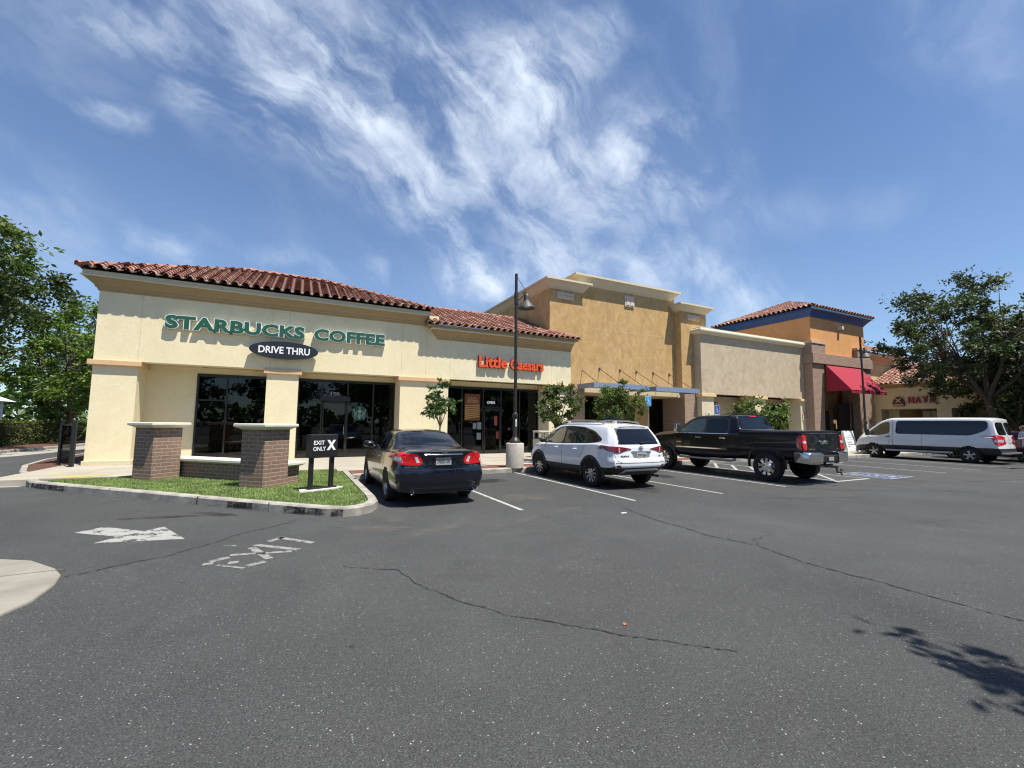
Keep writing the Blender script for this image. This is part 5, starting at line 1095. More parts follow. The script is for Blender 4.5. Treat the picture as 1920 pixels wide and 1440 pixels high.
def loft_body(st, rear, front, ry=1.0, fy=.8, rk=.10, fk=.22, ny=96, low_row=None):
    """closed body mesh; returns verts, faces, rowindex per face"""
    y0, y1 = st[0][0], st[-1][0]; ys = [y0+(y1-y0)*k/(ny-1) for k in range(ny)]; extra = [s[0] for s in st]; ys = sorted(set([round(v, 4) for v in ys+extra])); ys = [v for i, v in enumerate(ys) if i == 0 or v-ys[i-1] > .008 or v in extra]
    V_ = []; rows = None
    def warp(x, y, z, w):
        q = (abs(x)/w)**3
        if y < y0+ry: f = 1-(y-y0)/ry; y = y+f*(lin(rear, z)+rk*q)
        elif y > y1-fy: f = 1-(y1-y)/fy; y = y-f*(lin(front, z)+fk*q)
        return (x, y, z)
    grid = []
    for y in ys:
        zb, ws, zs, wm, zm, wb, zbl, wr, zr, zt = interp(st, y)
        P = [(0, zb), (ws*.9, zb), (ws, zs), (wm-.005, zs+(zm-zs)*.5), (wm, zm), (wb+(wm-wb)*.25, zm+(zbl-zm)*.8), (wb, zbl), (wb-.028, zbl+.02), (wr+.03, zr-.03), (wr-.06, zr+(zt-zr)*.5), (wr*.5, zt-(zt-zr)*.12), (0, zt)]
        C = chaikin(P, 2, False); grid.append([(x, y, z, wm) for x, z in C])
    n = len(grid[0]); verts = []; faces = []; row = []
    def idx(i, j, s): return base[(i, j, s)]
    base = {}
    for i, g_ in enumerate(grid):
        for j, (x, y, z, w) in enumerate(g_):
            for s in (1, -1):
                if s == -1 and x < 1e-6: base[(i, j, s)] = base[(i, j, 1)]; continue
                base[(i, j, s)] = len(verts); verts.append(warp(s*x, y, z, w))
    for i in range(len(grid)-1):
        for j in range(n-1):
            for s in (1, -1):
                f = [idx(i, j, s), idx(i, j+1, s), idx(i+1, j+1, s), idx(i+1, j, s)]; f2 = []
                for k in f:
                    if k not in f2: f2.append(k)
                if len(f2) > 2: faces.append(tuple(f2)); row.append(j)
    for i in (0, len(grid)-1):     # gridded end caps
        K = 14; rws = []
        for j, (x, y, z, w) in enumerate(grid[i]):
            if x < 1e-6: rws.append([base[(i, j, 1)]]*(K+1)); continue
            r_ = [base[(i, j, -1)]]
            for k in range(1, K): xx = -x+2*x*k/K; verts.append(warp(xx, y, z, w)); r_.append(len(verts)-1)
            r_.append(base[(i, j, 1)]); rws.append(r_)
        for j in range(n-1):
            for k in range(K):
                f2 = []
                for q in (rws[j][k], rws[j][k+1], rws[j+1][k+1], rws[j+1][k]):
                    if q not in f2: f2.append(q)
                if len(f2) > 2: faces.append(tuple(f2)); row.append(j)
    return verts, faces, row, n
def sec_z(st):
    zb, ws, zs, wm, zm, wb, zbl, wr, zr, zt = st[len(st)//3][1:]
    return [zb, zb, zs, zs+(zm-zs)*.5, zm, zm+(zbl-zm)*.8, zbl, zbl+.02, zr-.03, zr+(zt-zr)*.5, zt, zt]
class Car:
    def __init__(s, name, label, loc, rz, st, rear, front, paint, clad=None, clad_row=.4, axles=(), tr=.33, arch=.38, tw=.2, **k):
        s.t = thing(name, label, 'car' if 'pick' not in name and 'van' not in name else ('pickup truck' if 'pick' in name else 'van'), loc, rz); s.t['local'] = 1
        v, f, row, n = loft_body(st, rear, front, **k); s.half = max(r[4] for r in st)
        mb = MB(); mb.add(v, f); mid = chaikin([(0, q[1]) for q in [(0, z) for z in sec_z(st)]], 2, False); clad_row = sum(1 for q in mid if q[1] < clad_row)-1; mb.m = [1 if (clad and r < clad_row) else 0 for r in row]
        dark = mat('wheel_well', (.008, .008, .008), .9); o = mb.build('body', [paint, clad or paint, dark], s.t, smooth=32); s.body = o
        s.bvh = BVHTree.FromPolygons(v, f)
        bm = bmesh.new(); bm.from_mesh(o.data); bmesh.ops.recalc_face_normals(bm, faces=bm.faces); bm.to_mesh(o.data); bm.free()
        cut = MB()
        for ya in axles:
            for sx in (-1, 1): cut.lathe([(arch, 0), (arch, .42)], (sx*(s.half+.06)-(.42 if sx > 0 else 0), ya, tr), 40, 'x')
        co = cut.build('cutter', dark); md = o.modifiers.new('b', 'BOOLEAN'); md.operation = 'DIFFERENCE'; md.object = co; md.solver = 'EXACT'; md.use_self = True
        dg = bpy.context.evaluated_depsgraph_get(); dg.update(); m2 = bpy.data.meshes.new_from_object(o.evaluated_get(dg)); o.modifiers.clear(); o.data = m2; bpy.data.objects.remove(co)
        for p in m2.polygons:
            c = p.center; p.use_smooth = True
            for ya in axles:
                if abs(c.x) < s.half+.05 and sqrt((c.y-ya)**2+(c.z-tr)**2) < arch+.004 and abs(c.x) > s.half-.37: p.material_index = 2; p.use_smooth = False
        m2.set_sharp_from_angle(angle=radians(32))
    def proj(s, u, v, ax, sd):
        if ax == 'x': o = Vector((sd*3, u, v)); d = Vector((-sd, 0, 0))
        elif ax == 'y': o = Vector((u, sd*12, v)); d = Vector((0, -sd, 0))
        else: o = Vector((u, v, 5)); d = Vector((0, 0, -1))
        h = s.bvh.ray_cast(o, d)
        if h[0] is None:
            p = Vector((0, u, v)) if ax == 'x' else (Vector((u, 0 if sd < 0 else 5, v)) if ax == 'y' else Vector((u, v, 1)))
            if ax == 'x': p.x = sd*.9
            h = s.bvh.find_nearest(p)
        n = h[1].normalized(); n = n if n.dot(d) < 0 else -n
        return h[0], n
    def patch(s, name, poly, ax, sd, m, off=.004, grid=.09, parent=None, rnd=0, mir=False, mb=None, skirt=True, label=None):
        if rnd:
            for lim in (.07, .03):
                Q = []; m_ = len(poly)
                for i in range(m_):
                    p = Vector(poly[i][:2]); a = Vector(poly[i-1][:2]); b_ = Vector(poly[(i+1) % m_][:2])
                    Q.append(tuple(p+(a-p).normalized()*min(lim, (a-p).length*.33))); Q.append(tuple(p+(b_-p).normalized()*min(lim, (b_-p).length*.33)))
                poly = Q
        bm = bmesh.new(); vs = [bm.verts.new((p[0], p[1], 0)) for p in poly]
        try: bm.faces.new(vs)
        except Exception: bm.free(); return None
        bmesh.ops.triangulate(bm, faces=bm.faces)
        us = [p[0] for p in poly]; ws = [p[1] for p in poly]
        for a, lo, hi in ((0, min(us), max(us)), (1, min(ws), max(ws))):
            k = math.ceil(lo/grid)
            while k*grid < hi:
                pc = (k*grid, 0, 0) if a == 0 else (0, k*grid, 0); pn = (1, 0, 0) if a == 0 else (0, 1, 0)
                bmesh.ops.bisect_plane(bm, geom=bm.verts[:]+bm.edges[:]+bm.faces[:], plane_co=pc, plane_no=pn); k += 1
        out = mb or MB()
        P = {}; B_ = {}
        bm.verts.index_update()
        for v in bm.verts:
            h, n = s.proj(v.co.x, v.co.y, ax, sd); P[v.index] = h+n*off; B_[v.index] = h-n*.004
        ks = sorted(P); base = len(out.v); mp = {k: i for i, k in enumerate(ks)}
        out.add([P[k] for k in ks]+[B_[k] for k in ks], [tuple(mp[v.index] for v in f.verts) for f in bm.faces]+([(mp[e.verts[0].index], mp[e.verts[1].index], len(ks)+mp[e.verts[1].index], len(ks)+mp[e.verts[0].index]) for e in bm.edges if e.is_boundary] if skirt else []))
        bm.free()
        if mb is not None: return None
        o = out.build(name, m, parent or s.t, smooth=40, recalc=True)
        if label: o['label'] = label
        return o
    def line(s, pts, ax, sd, w, m, mb, off=.003):
        for a, b in zip(pts, pts[1:]):
            a = Vector(a); b = Vector(b); d = (b-a); L_ = d.length; d.normalize(); n = Vector((-d.y, d.x))*w/2; e = d*w*.25
            s.patch('', [tuple(a-n-e), tuple(b-n+e), tuple(b+n+e), tuple(a+n-e)], ax, sd, m, off, .06, mb=mb, skirt=False)
    def text(s, txt, u0, u1, v0, v1, ax, sd, m, parent, off=.006, bold=.02, th=.006, name='lettering'):
        vs, fs = fit_text(txt, u0, u1, v0, v1, bold, 1.); out = []
        for u, v, w in vs:
            h, n = s.proj(u, v, ax, sd); out.append(h+n*(off+(th if w > 0 else 0)))
        mb = MB(); mb.add(out, fs); return mb.build(name, m, parent)
    def wheel(s, x, y, R, Wd, rimR, style, rimm):
        sd = 1 if x > 0 else -1; T_ = mat('tyre_rubber', (.014, .014, .014), .85, var=.2, vscale=20)
        mb = MB(); h = Wd/2
        mb.lathe([(rimR*.97, -h*.85), (rimR*1.04, -h*.98), (R*.90, -h), (R*.97, -h*.88), (R, -h*.65), (R, h*.65), (R*.97, h*.88), (R*.90, h), (rimR*1.04, h*.98), (rimR*.97, h*.85)], (x, y, R), 40, 'x', cap=False)
        for k in range(40): a = 2*pi*k/40; 
        w = mb.build('wheel', T_, s.t, smooth=35)
        r_ = MB(); o = sd*h*.80
        def pt(a, rr, dx): return (x+o+sd*dx, y+rr*cos(a), R+rr*sin(a))
        # barrel lip + back dish
        r_.lathe([(rimR*.9, o-sd*.10), (rimR*.97, o-sd*.02), (rimR*1.0, o+sd*.005), (rimR*.955, o+sd*.008), (rimR*.92, o-sd*.02), (rimR*.90, o-sd*.09)], (x, y, R), 40, 'x', cap=False)
        dk = MB(); dk.lathe([(0.001, o-sd*.10), (rimR*.93, o-sd*.10)], (x, y, R), 30, 'x', cap=False)
        r_.lathe([(rimR*.2, o-sd*.06), (rimR*.2, o-sd*.0), (rimR*.12, o+sd*.006), (.001, o+sd*.006)], (x, y, R), 20, 'x', cap=False)
        if style == 'disc':    # forged wheel with round holes
            r_.lathe([(rimR*.2, o-sd*.005), (rimR*.5, o-sd*.03), (rimR*.60, o-sd*.035)], (x, y, R), 32, 'x', cap=False)
            ns, wa, wb_ = 9, .13, .20
        elif style == 'five': ns, wa, wb_ = 5, .16, .20
        elif style == 'split': ns, wa, wb_ = 10, .06, .10
        else: ns, wa, wb_ = 7, .07, .10
        for k in range(ns):
            a = 2*pi*k/ns+.2
            if style == 'split': a = 2*pi*(k//2)/5+(.2 if k % 2 else -.2)*1.0+.3; a2 = 2*pi*(k//2)/5+(.34 if k % 2 else -.34)+.3
            else: a2 = a
            r0, r1 = (rimR*.55 if style == 'disc' else rimR*.15), rimR*.95
            def q(rr, aa, sgn, ww, dx): 
                c = Vector((0, cos(aa), sin(aa))); t_ = Vector((0, -sin(aa), cos(aa))); v = c*rr+t_*(sgn*ww*rimR); return (x+o+sd*dx, y+v.y, R+v.z)
            A = [q(r0, a, -1, wa, 0), q(r0, a, 1, wa, 0), q(r1, a2, 1, wb_, -.012), q(r1, a2, -1, wb_, -.012)]
            Bk = [q(r0, a, -1, wa*1.1, -.05), q(r0, a, 1, wa*1.1, -.05), q(r1, a2, 1, wb_*1.1, -.06), q(r1, a2, -1, wb_*1.1, -.06)]
            r_.add(A+Bk, [(0, 1, 2, 3), (0, 4, 5, 1), (1, 5, 6, 2), (2, 6, 7, 3), (3, 7, 4, 0)])
        r_.build('rim', rimm, w, smooth=40); dk.build('wheel_back', mat('brake_dark', (.03, .03, .03), .6, metal=.5), w)
        return w
CHR = mat('chrome', (.62, .62, .62), .12, metal=1.); RIMS = mat('silver_rim', (.40, .41, .42), .3, metal=.85); RIMD = mat('machined_rim', (.48, .48, .49), .25, metal=.9)
CGL = mat('car_glass_dark', (.005, .006, .007), .03, coat=0, spec=.6); CGF = mat('car_glass_clear', (.045, .06, .045), .03, coat=1.); BLKP = mat('black_plastic', (.014, .014, .015), .5)
REDL = mat('tail_red', (.50, .006, .010), .15, coat=.35, var=.25, vscale=25); REDD = mat('tail_dark_red', (.16, .012, .02), .12, coat=1.); CLR = mat('tail_clear', (.55, .5, .5), .12, coat=1.); GAP = mat('panel_gap', (.006, .006, .006), .8)
NAVY = mat('navy_paint', (.003, .0038, .013), .2, metal=.3, coat=.8); BLKC = mat('black_paint', (.003, .0035, .007), .28, coat=.35, spec=.25); WHTC = mat('white_paint', (.70, .72, .745), .3, coat=1.); VANW = mat('van_white', (.66, .68, .70), .35, coat=.8)
PLATE = mat('plate_face', (.30, .31, .28), .5); PTXT = mat('plate_text', (.03, .05, .10), .5)

# ---------------------------------------------------------------- dark blue sedan
c = Car('sedan', 'dark blue sedan parked beside the grass island, seen from behind', (2.62, 8.22, 0), 0, [
    (0.00, .25, .74, .33, .82, .62, .775, .965, .66, 1.03, 1.045), (0.12, .23, .83, .31, .885, .60, .80, .985, .66, 1.055, 1.07), (0.5, .20, .86, .30, .905, .62, .84, .99, .64, 1.075, 1.095), (0.82, .18, .87, .28, .91, .64, .85, .99, .62, 1.09, 1.115),
    (1.25, .18, .87, .26, .91, .64, .86, .985, .61, 1.24, 1.285), (1.70, .17, .87, .26, .91, .62, .86, .98, .60, 1.365, 1.42), (2.35, .17, .87, .25, .905, .60, .86, .96, .595, 1.395, 1.45), (2.95, .17, .87, .25, .905, .60, .855, .95, .60, 1.345, 1.41), (3.4, .17, .87, .25, .90, .60, .85, .93, .62, 1.17, 1.235),
    (3.85, .17, .87, .25, .90, .60, .84, .90, .66, .975, 1.01), (4.4, .18, .84, .27, .88, .56, .81, .79, .64, .86, .89), (4.75, .2, .74, .3, .80, .52, .74, .68, .58, .72, .75), (4.855, .24, .66, .32, .72, .5, .66, .62, .5, .64, .66)],
    [(.2, .10), (.35, .03), (.5, 0), (.66, .0), (.72, .03), (.9, .04), (1.04, .02)], [(.2, .05), (.5, 0), (.9, .1)], NAVY, axles=(1.08, 3.855), tr=.325, arch=.365, ry=.55, fy=.6, rk=.10)
T_ = c.t
for y in (1.08, 3.855):
    for x in (-.80, .80): c.wheel(x, y, .325, .215, .225, 'spoke', RIMS)
for sd in (-1, 1):
    win = [(1.12, 1.045), (1.38, 1.20), (1.78, 1.325), (2.35, 1.365), (2.9, 1.33), (3.35, 1.17), (3.66, 1.015), (3.55, .975), (2.4, .985), (1.3, 1.01)]
    c.patch('window_trim', [(y+(y-2.4)*.018, z+(z-1.15)*.12) for y, z in win], 'x', sd, CHR, .002, rnd=1)
    c.patch('side_window', [(2.42, .995), (2.42, 1.345), (2.9, 1.315), (3.33, 1.16), (3.62, 1.012), (3.5, .985)], 'x', sd, CGL, .005, rnd=1); c.patch('side_window', [(1.52, 1.01), (1.66, 1.275), (2.0, 1.34), (2.34, 1.35), (2.34, .995)], 'x', sd, CGL, .005, rnd=1); c.patch('quarter_window', [(1.22, 1.05), (1.45, 1.2), (1.59, 1.245), (1.45, 1.02)], 'x', sd, CGL, .005)
    mb = MB()
    c.line([(2.38, .3), (2.38, .98)], 'x', sd, .009, GAP, mb); c.line([(3.42, .32), (3.50, .6), (3.46, .95)], 'x', sd, .009, GAP, mb); c.line([(1.52, .98), (1.46, .78), (1.50, .68)], 'x', sd, .009, GAP, mb); c.line([(.62, .45), (.66, .72), (.5, .78)], 'x', sd, .007, GAP, mb); c.line([(1.6, .34), (3.42, .32)], 'x', sd, .008, GAP, mb)
    mb.build('door_gaps', GAP, T_)
    for y in (1.78, 2.62):
        mb = MB(); h, n = c.proj(y+.1, .86, 'x', sd); mb.tube([h-n*.005+Vector((0, -.1, 0)), h+n*.035+Vector((0, -.06, 0)), h+n*.04, h+n*.035+Vector((0, .06, 0)), h-n*.005+Vector((0, .1, 0))], .013, 8); mb.build('door_handle', CHR if y < 2 else NAVY, T_, smooth=60)
    h, n = c.proj(3.36, 1.0, 'x', sd); mb = MB(); mb.loft([[(h.x+sd*dx, h.y+.10*cos(a)*k+.02, 1.06+.075*sin(a)*k) for a in [pi*q/8 for q in range(16)]] for dx, k in ((.03, .5), (.06, .95), (.20, 1.0), (.25, .6))]); mb.tube([(h.x, h.y, 1.0), (h.x+sd*.1, h.y, 1.02)], .03, 8); mm = mb.build('wing_mirror', NAVY, T_, smooth=50)
c.patch('rear_window', [(-.62, 1.135), (.62, 1.135), (.60, 1.22), (.50, 1.395), (.35, 1.415), (-.35, 1.415), (-.50, 1.395), (-.60, 1.22)], 'y', -1, CGL, .005, grid=.06, rnd=1)
for sd in (-1, 1):
    L_ = c.patch('tail_light', [(sd*x, z) for x, z in ((.37, .79), (.47, 1.0), (.85, 1.02), (.93, .94), (.90, .83), (.66, .785))], 'y', -1, REDL, .014, .05, rnd=1)
    c.patch('reverse_lens', [(sd*x, z) for x, z in ((.46, .84), (.51, .95), (.56, .945), (.52, .83))], 'y', -1, CLR, .019, .05, parent=L_)
    c.patch('indicator_lens', [(sd*x, z) for x, z in ((.76, .84), (.80, .95), (.86, .93), (.85, .86))], 'y', -1, CLR, .019, .05, parent=L_)
    mb = MB(); mb.lathe([(.036, -.02), (.045, -.03), (.045, .12)], (sd*.60, .09, .29), 16, 'y', cap=False); mb.build('exhaust_tip', CHR, T_, smooth=50)
    mb = MB(); c.line([(sd*.90, .72), (sd*.5, .70), (0, .695)], 'y', -1, .010, GAP, mb); c.line([(sd*.41, .80), (sd*.40, .70)], 'y', -1, .008, GAP, mb); c.line([(sd*.41, .80), (sd*.49, 1.0), (sd*.55, 1.03)], 'y', -1, .007, GAP, mb); mb.build('boot_gap', GAP, T_)
mb = MB(); mb.tube([(x, c.proj(x, .985, 'y', -1)[0].y-.03, .985) for x in (-.38, -.3, -.15, 0, .15, .3, .38)], .014, 8); mb.build('chrome_strip', CHR, T_, smooth=60)
c.patch('plate_recess', [(-.24, .76), (.24, .76), (.22, .95), (-.22, .95)], 'y', -1, mat('recess_dark_blue', (.002, .003, .012), .4), .002)
pl_ = c.patch('number_plate', [(-.155, .785), (.155, .785), (.155, .925), (-.155, .925)], 'y', -1, PLATE, .012); c.text('7NEX100', -.13, .13, .815, .885, 'y', -1, PTXT, pl_, .014, .02, .002)
mb = MB(); h = Vector((0, min(c.proj(0, q/100., 'y', -1)[0].y for q in range(96, 108)), 0)); mb.tube([(h.x+.058*cos(a), h.y-.03, 1.035+.036*sin(a)) for a in [2*pi*k/20 for k in range(21)]], .006, 6); mb.tube([(.0, h.y-.03, 1.06), (-.015, h.y-.03, 1.02), (.035, h.y-.03, 1.018)], .008, 6); mb.build('emblem', CHR, T_)
c.text('LEXUS', -.72, -.50, .745, .768, 'y', -1, CHR, T_, .003, .03, .004, 'badge'); c.text('ES 350', .54, .74, .745, .768, 'y', -1, CHR, T_, .003, .03, .004, 'badge')
c.patch('bumper_valance', [(-.70, .285), (.70, .285), (.62, .36), (-.62, .36)], 'y', -1, BLKP, .004)
c.patch('windscreen', [(-.60, 3.05), (.60, 3.05), (.68, 3.78), (-.68, 3.78)], 'z', 1, CGL, .005)

# ---------------------------------------------------------------- white compact SUV
c = Car('compact_suv', 'white compact SUV with silver roof rails parked beside the lamp', (7.80, 8.36, 0), 0, [
    (0.00, .36, .66, .47, .82, .68, .80, .98, .60, 1.53, 1.56), (0.22, .34, .80, .46, .90, .70, .87, 1.06, .65, 1.55, 1.60), (0.7, .30, .87, .43, .92, .72, .885, 1.085, .645, 1.575, 1.63), (1.5, .26, .885, .40, .922, .72, .89, 1.055, .64, 1.60, 1.66), (2.4, .25, .885, .39, .922, .70, .89, 1.02, .64, 1.595, 1.66),
    (2.95, .25, .885, .39, .92, .70, .885, 1.0, .635, 1.51, 1.585), (3.38, .25, .88, .39, .92, .70, .88, .99, .645, 1.30, 1.37), (3.74, .26, .875, .39, .91, .68, .87, .97, .67, 1.06, 1.11), (4.15, .27, .85, .39, .90, .64, .83, .90, .65, .975, 1.0), (4.45, .29, .76, .40, .83, .60, .76, .80, .59, .86, .89), (4.6, .32, .66, .42, .72, .58, .66, .72, .5, .76, .78)],
    [(.35, .10), (.5, .04), (.58, 0), (.70, .0), (.78, .05), (1.0, .075), (1.12, .10), (1.3, .22), (1.5, .37), (1.62, .44)], [(.3, .06), (.6, 0), (1.0, .15)], WHTC, BLKP, .54, axles=(.96, 3.62), tr=.345, arch=.40, ry=.95, fy=.7, rk=.09)
T_ = c.t
for y in (.96, 3.62):
    for x in (-.80, .80): c.wheel(x, y, .345, .225, .235, 'split', RIMD)
    for sd in (-1, 1):
        mb = MB(); rings = []
        for k in range(27):
            a = radians(-12)+(pi+radians(24))*k/26; ring = []
            for rr, off in ((.385, -.02), (.395, .022), (.445, .024), (.462, .006), (.462, -.02)):
                yy, zz = y+rr*cos(a), .345+rr*sin(a); h, n = c.proj(yy, max(zz, .42), 'x', sd); ring.append((h.x+sd*off, yy, zz))
            rings.append(ring)
        mb.loft(rings); mb.build('arch_cladding', BLKP, T_, smooth=50)
for sd in (-1, 1):
    full = [(.52, 1.20), (.95, 1.42), (1.5, 1.525), (2.2, 1.55), (2.72, 1.515), (3.15, 1.34), (3.62, 1.075), (3.4, 1.03), (2.2, 1.055), (1.1, 1.10), (.7, 1.14)]
    c.patch('window_surround', full, 'x', sd, BLKP, .002, rnd=1)
    c.patch('side_window', [(2.34, 1.065), (2.34, 1.52), (2.72, 1.49), (3.12, 1.325), (3.5, 1.09), (3.35, 1.05)], 'x', sd, CGF if sd < 0 else CGL, .005, rnd=1); c.patch('side_window', [(1.30, 1.10), (1.34, 1.47), (1.7, 1.515), (2.26, 1.52), (2.26, 1.07)], 'x', sd, CGL, .005, rnd=1); c.patch('quarter_window', [(.64, 1.20), (.98, 1.39), (1.25, 1.45), (1.22, 1.11), (.8, 1.14)], 'x', sd, CGL, .005, rnd=1)
    mb = MB(); c.line([(2.30, .43), (2.30, 1.05)], 'x', sd, .009, GAP, mb); c.line([(3.28, .44), (3.34, .7), (3.28, 1.03)], 'x', sd, .009, GAP, mb); c.line([(1.28, 1.09), (1.26, .92), (1.42, .7)], 'x', sd, .009, GAP, mb); mb.build('door_gaps', GAP, T_)
    for y in (1.55, 2.50):
        mb = MB(); h, n = c.proj(y+.1, .92, 'x', sd); mb.tube([h-n*.005+Vector((0, -.1, 0)), h+n*.035+Vector((0, -.06, 0)), h+n*.04, h+n*.035+Vector((0, .06, 0)), h-n*.005+Vector((0, .1, 0))], .015, 8); mb.build('door_handle', WHTC, T_, smooth=60)
    h, n = c.proj(3.22, 1.05, 'x', sd); mb = MB(); mb.loft([[(h.x+sd*dx, h.y+.09*cos(a)*k+.03, 1.12+.085*sin(a)*k) for a in [pi*q/8 for q in range(16)]] for dx, k in ((.03, .5), (.06, .95), (.19, 1.0), (.24, .6))]); mb.tube([(h.x, h.y, 1.05), (h.x+sd*.1, h.y, 1.07)], .03, 8); mb.build('wing_mirror', BLKP, T_, smooth=50)
    mb = MB(); x_ = sd*.60; mb.tube([(x_, .75, 1.60), (x_, .85, 1.655), (x_, 1.2, 1.69), (x_, 2.0, 1.71), (x_, 2.5, 1.69), (x_, 2.72, 1.62)], [.015, .02, .02, .02, .02, .015], 8); mb.build('roof_rail', RIMS, T_, smooth=60)
    L_ = c.patch('tail_light', [(sd*x, z) for x, z in ((.30, .985), (.50, .96), (.62, .895), (.80, .90), (.90, .99), (.91, 1.05), (.72, 1.055), (.50, 1.03), (.32, 1.00))], 'y', -1, REDD, .016, .05, rnd=1, label='dark red tail light with clear bar')
    c.patch('clear_bar', [(sd*x, z) for x, z in ((.645, .905), (.668, .905), (.672, 1.02), (.650, 1.03))], 'y', -1, CLR, .02, .05, parent=L_)
    c.patch('tail_light', [(1.0*y, z) for y, z in ((.14, .93), (.10, 1.03), (.44, 1.075), (.62, 1.07), (.40, 1.0), (.28, .93))], 'x', sd, REDD, .012, .05, rnd=1, label='dark red tail light wrapping the corner')
    c.patch('reflector', [(sd*x, z) for x, z in ((.62, .545), (.84, .545), (.80, .60), (.68, .61))], 'y', -1, REDD, .006, .05)
c.patch('rear_window_surround', [(-.66, 1.10), (.66, 1.10), (.57, 1.50), (-.57, 1.50)], 'y', -1, BLKP, .002, .06, rnd=0)
c.patch('rear_window', [(-.63, 1.115), (.63, 1.115), (.62, 1.16), (.545, 1.485), (-.545, 1.485), (-.62, 1.16)], 'y', -1, CGL, .006, .06, rnd=1)
mb = MB(); h, n = c.proj(.0, 1.13, 'y', -1); h2, n2 = c.proj(.34, 1.15, 'y', -1); mb.tube([h+n*.03, h2+n2*.03], [.016, .008], 6); mb.build('rear_wiper', BLKP, T_)
mb = MB(); pts = []
for x in (-.60, -.4, 0, .4, .60): h, n = c.proj(x, 1.53, 'y', -1); pts.append((x, h.y))
mb.loft([[(x, y+.28, 1.615-.05*abs(x)), (x, y-.02-.0*abs(x), 1.575-.04*abs(x)), (x, y-.02, 1.545-.04*abs(x)), (x, y+.20, 1.56-.05*abs(x))] for x, y in pts]); mb.build('roof_spoiler', WHTC, T_, smooth=40, bevel=.006)
c.patch('handle_trim', [(-.33, .905), (.33, .905), (.30, .945), (-.30, .945)], 'y', -1, mat('trim_grey', (.35, .36, .37), .3, metal=.6), .012, .06)
c.patch('plate_recess', [(-.25, .78), (.25, .78), (.30, .90), (-.30, .90)], 'y', -1, mat('recess_grey', (.16, .165, .17), .5), .003)
pl_ = c.patch('number_plate', [(-.16, .765), (.16, .765), (.16, .90), (-.16, .90)], 'y', -1, PLATE, .014, label='white number plate in a dark frame'); c.text('7TPV284', -.13, .13, .80, .865, 'y', -1, PTXT, pl_, .016, .02, .002)
mb = MB(); h, n = c.proj(0, 1.0, 'y', -1)
for rx, rz_ in ((.07, .045), (.025, .043)): mb.tube([(rx*cos(a), h.y-.014, 1.01+rz_*sin(a)) for a in [2*pi*k/18 for k in range(19)]], .007, 6)
mb.tube([(.05*cos(a), h.y-.014, 1.03+.015*sin(a)) for a in [2*pi*k/14 for k in range(15)]], .005, 6); mb.build('emblem', CHR, T_)
BDG = mat('badge_dark', (.10, .10, .11), .3, metal=.7); c.text('RAV4', -.62, -.40, .80, .838, 'y', -1, BDG, T_, .003, .03, .005, 'badge'); c.text('LE', .60, .68, .80, .832, 'y', -1, BDG, T_, .003, .03, .005, 'badge')
c.patch('skid_plate', [(-.66, .40), (-.52, .50), (.52, .50), (.66, .40), (.6, .37), (.5, .455), (-.5, .455), (-.6, .37)], 'y', -1, mat('skid_silver', (.38, .38, .38), .4, metal=.6), .012, .06)
mb = MB(); c.line([(-.87, .66), (-.5, .655), (.5, .655), (.87, .66)], 'y', -1, .009, GAP, mb); c.line([(-.80, .90), (-.74, .72), (-.62, .66)], 'y', -1, .008, GAP, mb); c.line([(.80, .90), (.74, .72), (.62, .66)], 'y', -1, .008, GAP, mb); mb.build('tailgate_gap', GAP, T_)
mb = MB(); mb.lathe([(.028, -.06), (.03, .2)], (.55, .14, .30), 12, 'y', cap=False); mb.build('exhaust_tip', CHR, T_, smooth=50)
c.patch('windscreen', [(-.62, 2.85), (.62, 2.85), (.68, 3.68), (-.68, 3.68)], 'z', 1, CGL, .005)
mb = MB(); mb.loft([[(-.02, 1.0, 1.65), (.02, 1.0, 1.65), (.02, 1.16, 1.65), (-.02, 1.16, 1.65)], [(-.005, 1.0, 1.70), (.005, 1.0, 1.70), (.005, 1.05, 1.70), (-.005, 1.05, 1.70)]]); mb.build('antenna_fin', WHTC, T_)

# ---------------------------------------------------------------- black crew-cab pickup
c = Car('pickup_truck', 'black crew cab pickup truck with chrome rear bumper and tow hitch', (13.28, 6.95, 0), 0, [
    (0.16, .66, .90, .72, .995, .95, .975, 1.30, .955, 1.455, 1.46), (0.35, .62, .93, .70, 1.01, .95, .985, 1.30, .96, 1.46, 1.465), (1.25, .60, .94, .70, 1.015, .95, .985, 1.30, .96, 1.455, 1.46), (2.06, .56, .94, .68, 1.01, .95, .985, 1.30, .96, 1.45, 1.455), (2.14, .56, .94, .66, 1.01, .95, .98, 1.30, .80, 1.52, 1.56), (2.30, .55, .94, .64, 1.01, .93, .975, 1.31, .73, 1.87, 1.93), (2.9, .52, .94, .62, 1.01, .92, .975, 1.32, .73, 1.90, 1.965),
    (3.75, .52, .94, .62, 1.01, .92, .975, 1.32, .73, 1.88, 1.95), (4.15, .52, .94, .62, 1.01, .92, .975, 1.32, .74, 1.74, 1.82), (4.55, .52, .94, .64, 1.01, .94, .97, 1.31, .77, 1.47, 1.53), (4.72, .54, .94, .66, 1.01, .95, .96, 1.28, .80, 1.36, 1.41), (5.3, .55, .93, .68, 1.01, .95, .95, 1.22, .78, 1.33, 1.38), (5.85, .55, .90, .68, .97, .92, .90, 1.14, .74, 1.25, 1.29), (6.08, .5, .86, .60, .92, .85, .86, 1.05, .70, 1.15, 1.17)],
    [(.6, .02), (.8, 0), (1.5, .03)], [(.5, .05), (.8, 0), (1.2, .08)], BLKC, axles=(1.22, 5.12), tr=.415, arch=.50, ry=.2, fy=.5, rk=.01, fk=.12, ny=120)
T_ = c.t
